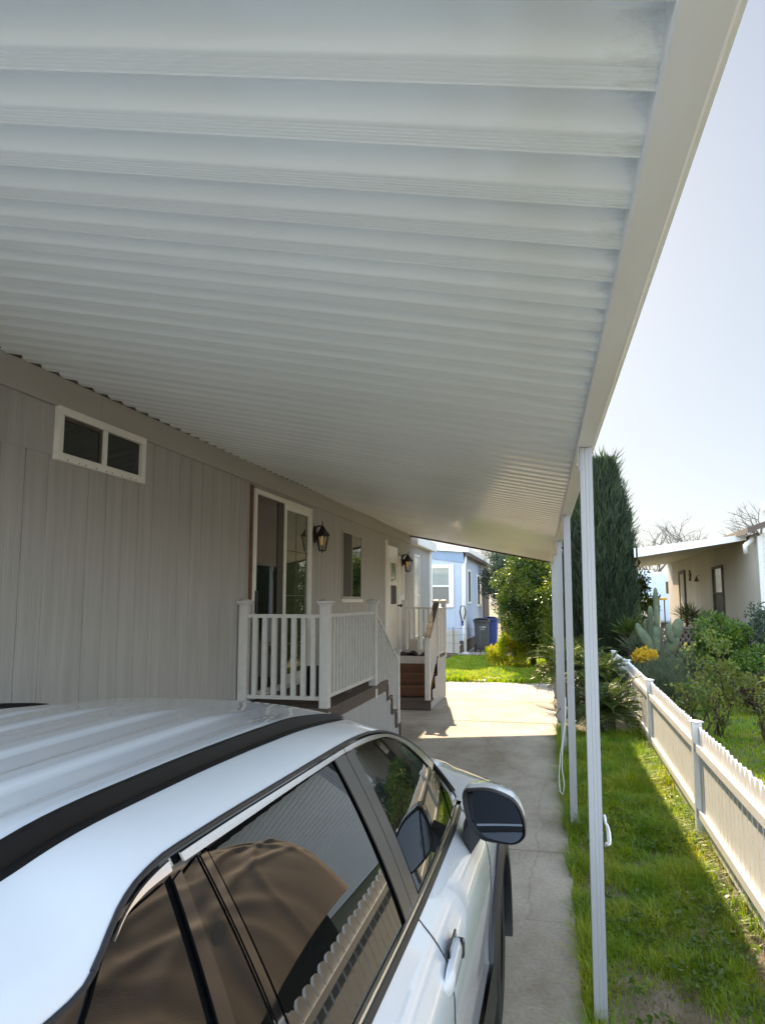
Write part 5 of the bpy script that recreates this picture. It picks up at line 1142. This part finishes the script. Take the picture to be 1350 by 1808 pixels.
    for pts in ([(1.955, 1.045), (1.965, 1.02), (1.985, .985), (1.99, .93), (1.975, .87), (1.955, .78), (1.94, .66), (1.93, .5)], [(3.10, 1.01), (3.07, .9), (3.02, .8), (2.98, .68), (2.97, .5)], [(.98, 1.06), (1.0, .95), (1.02, .85), (1.0, .74)]):
        sm.tube([low_pt(*p) for p in curve(pts, 26)], .0028, 5)
    put(sm, 'panel_gap', 'plastic')
    sm = MB().tube([S3(y_, seam_z(y_) + .001, .0015, sg) for y_ in np.linspace(.80, 3.12, 90)], .0045, 6); put(sm, 'drip_seam', 'plastic')
    sm = MB().tube([S3(y_, seam_z(y_) - .0005, .0015, sg) for y_ in np.linspace(-.02, .81, 30)], .004, 6); put(sm, 'drip_seam', 'plastic')
    # door handles
    for yh in (2.02, .98):
        hd = MB(); rows = []
        for i in range(17):
            u = i / 16; y_ = yh - .13 + .27 * u; b_ = low_pt(y_, .905); lift = .021 * min(1, math.sin(math.pi * min(max(u, .02), .98)) * 1.7); hw = .030 * (1 - abs(2 * u - 1) ** 6) + .002
            rows.append([(b_[0] + sg * (lift * k - .004), y_, b_[2] + hw * s_ + .010 * u) for k, s_ in [(0, -1), (.7, -.95), (1, -.5), (1, .5), (.7, .95), (0, 1)]])
        hd.grid(rows); ho = put(hd, 'door_handle', 'carpaint')
        b_ = low_pt(yh + .03, .915); rc = MB().box(b_[0] - .004 if sg > 0 else b_[0] - .002, b_[0] + .002 if sg > 0 else b_[0] + .004, yh - .03, yh + .09, .94, .965, .001); rc.build('recess', M['gloss'], ho)
        kp = MB().box(min(b_[0], b_[0] + sg * .024), max(b_[0], b_[0] + sg * .024), yh + .075, yh + .10, .895, .942, .004); kp.build('key_cover', M['gloss'], ho)
    # door mirror
    mo = MB(); oo = lambda dx: XC + sg * (dx - XC)
    out = [(-.325, 1.180), (-.338, 1.165), (-.335, 1.12), (-.322, 1.07), (-.298, 1.033), (-.265, 1.010), (-.18, 1.000), (-.145, 1.006), (-.122, 1.028), (-.118, 1.055), (-.123, 1.090), (-.142, 1.132), (-.172, 1.160), (-.245, 1.184)]
    out = curve(out + out[:1], 48)[:-1]; c_ = out.mean(0)
    def ring(k, y_, cz=0, cx=0): return [(oo(c_[0] + cx + (p[0] - c_[0]) * k), y_ + (.10 * (p[0] + .33)) * .5, c_[1] + cz + (p[1] - c_[1]) * k) for p in out]
    mo.grid([ring(.89, 2.765), ring(.91, 2.725), ring(.97, 2.712), ring(1.0, 2.722), ring(1.0, 2.745)], True); mm = put(mo, 'mirror_bezel', 'plastic')
    put(MB().grid([ring(1.0, 2.7455), ring(1.0, 2.765, .002), ring(.99, 2.80, .003), ring(.92, 2.85, .006), ring(.68, 2.885, .008), ring(.3, 2.90, .01), ring(.02, 2.903, .01)], True), 'mirror_cap', 'carpaint', mm)
    gl = MB(); R1 = ring(.90, 2.738); R1 = [(x, 2.742 - sg * .20 * (x - oo(c_[0])) + .14 * (z - c_[1]), z) for x, y_, z in R1]; gl.v = list(R1); gl.f = [tuple(range(len(R1)))]; gl.build('mirror_glass', M['mirror'], mm)
    stl = MB().add([(oo(x), y_, z) for x, y_, z in [(-.325, 2.73, 1.085), (-.345, 2.76, 1.012), (-.318, 2.76, .940), (-.272, 2.73, 1.02), (-.325, 2.86, 1.085), (-.36, 2.90, 1.012), (-.325, 2.90, .945), (-.272, 2.86, 1.02)]], [(0, 1, 2, 3), (7, 6, 5, 4), (0, 4, 5, 1), (1, 5, 6, 2), (2, 6, 7, 3), (3, 7, 4, 0)])
    bevel(stl.build('mirror_stalk', M['plastic'], mm), .008, 2)
    # headlamp
    hl = MB(); rows = []
    for y_ in np.linspace(4.0, 4.33, 14):
        B = zb(y_); rows.append([(lambda o, z: (XC + sg * (o + .004), bow(o, y_) + .003, z))(float(np.interp(z, [p[1] for p in lower(y_)[0]][::-1], [p[0] for p in lower(y_)[0]][::-1])), z) for z in np.linspace(B - .012, B - .10 - .03 * (y_ - 4), 6)])
    hl.grid(rows); put(hl, 'headlight', 'lens')
    # wheels
    for a in AX:
        xw = XC + sg * .79
        ty = MB().lathe([(.22, -.10), (.315, -.105), (.338, -.085), (.345, -.05), (.345, .05), (.338, .085), (.315, .105), (.22, .10)], (xw, a, .345), 'x', 48)
        wo_ = ty.build('wheel', M['rubber'], car, True)
        rm_ = MB().lathe([(.235, sg * .10), (.225, sg * .085), (.21, sg * .02), (.05, sg * .03), (.0, sg * .03)], (xw, a, .345), 'x', 40)
        for k in range(5):
            t = 2 * math.pi * k / 5 + .3; rm_.bar((xw + sg * .06, a + .03 * math.cos(t), .345 + .03 * math.sin(t)), (xw + sg * .075, a + .225 * math.cos(t), .345 + .225 * math.sin(t)), .05, .03, (1, 0, 0))
        rm_.lathe([(.06, sg * .03), (.055, sg * .08), (0, sg * .082)], (xw, a, .345), 'x', 20); rm_.build('rim', M['rim'], wo_, False)
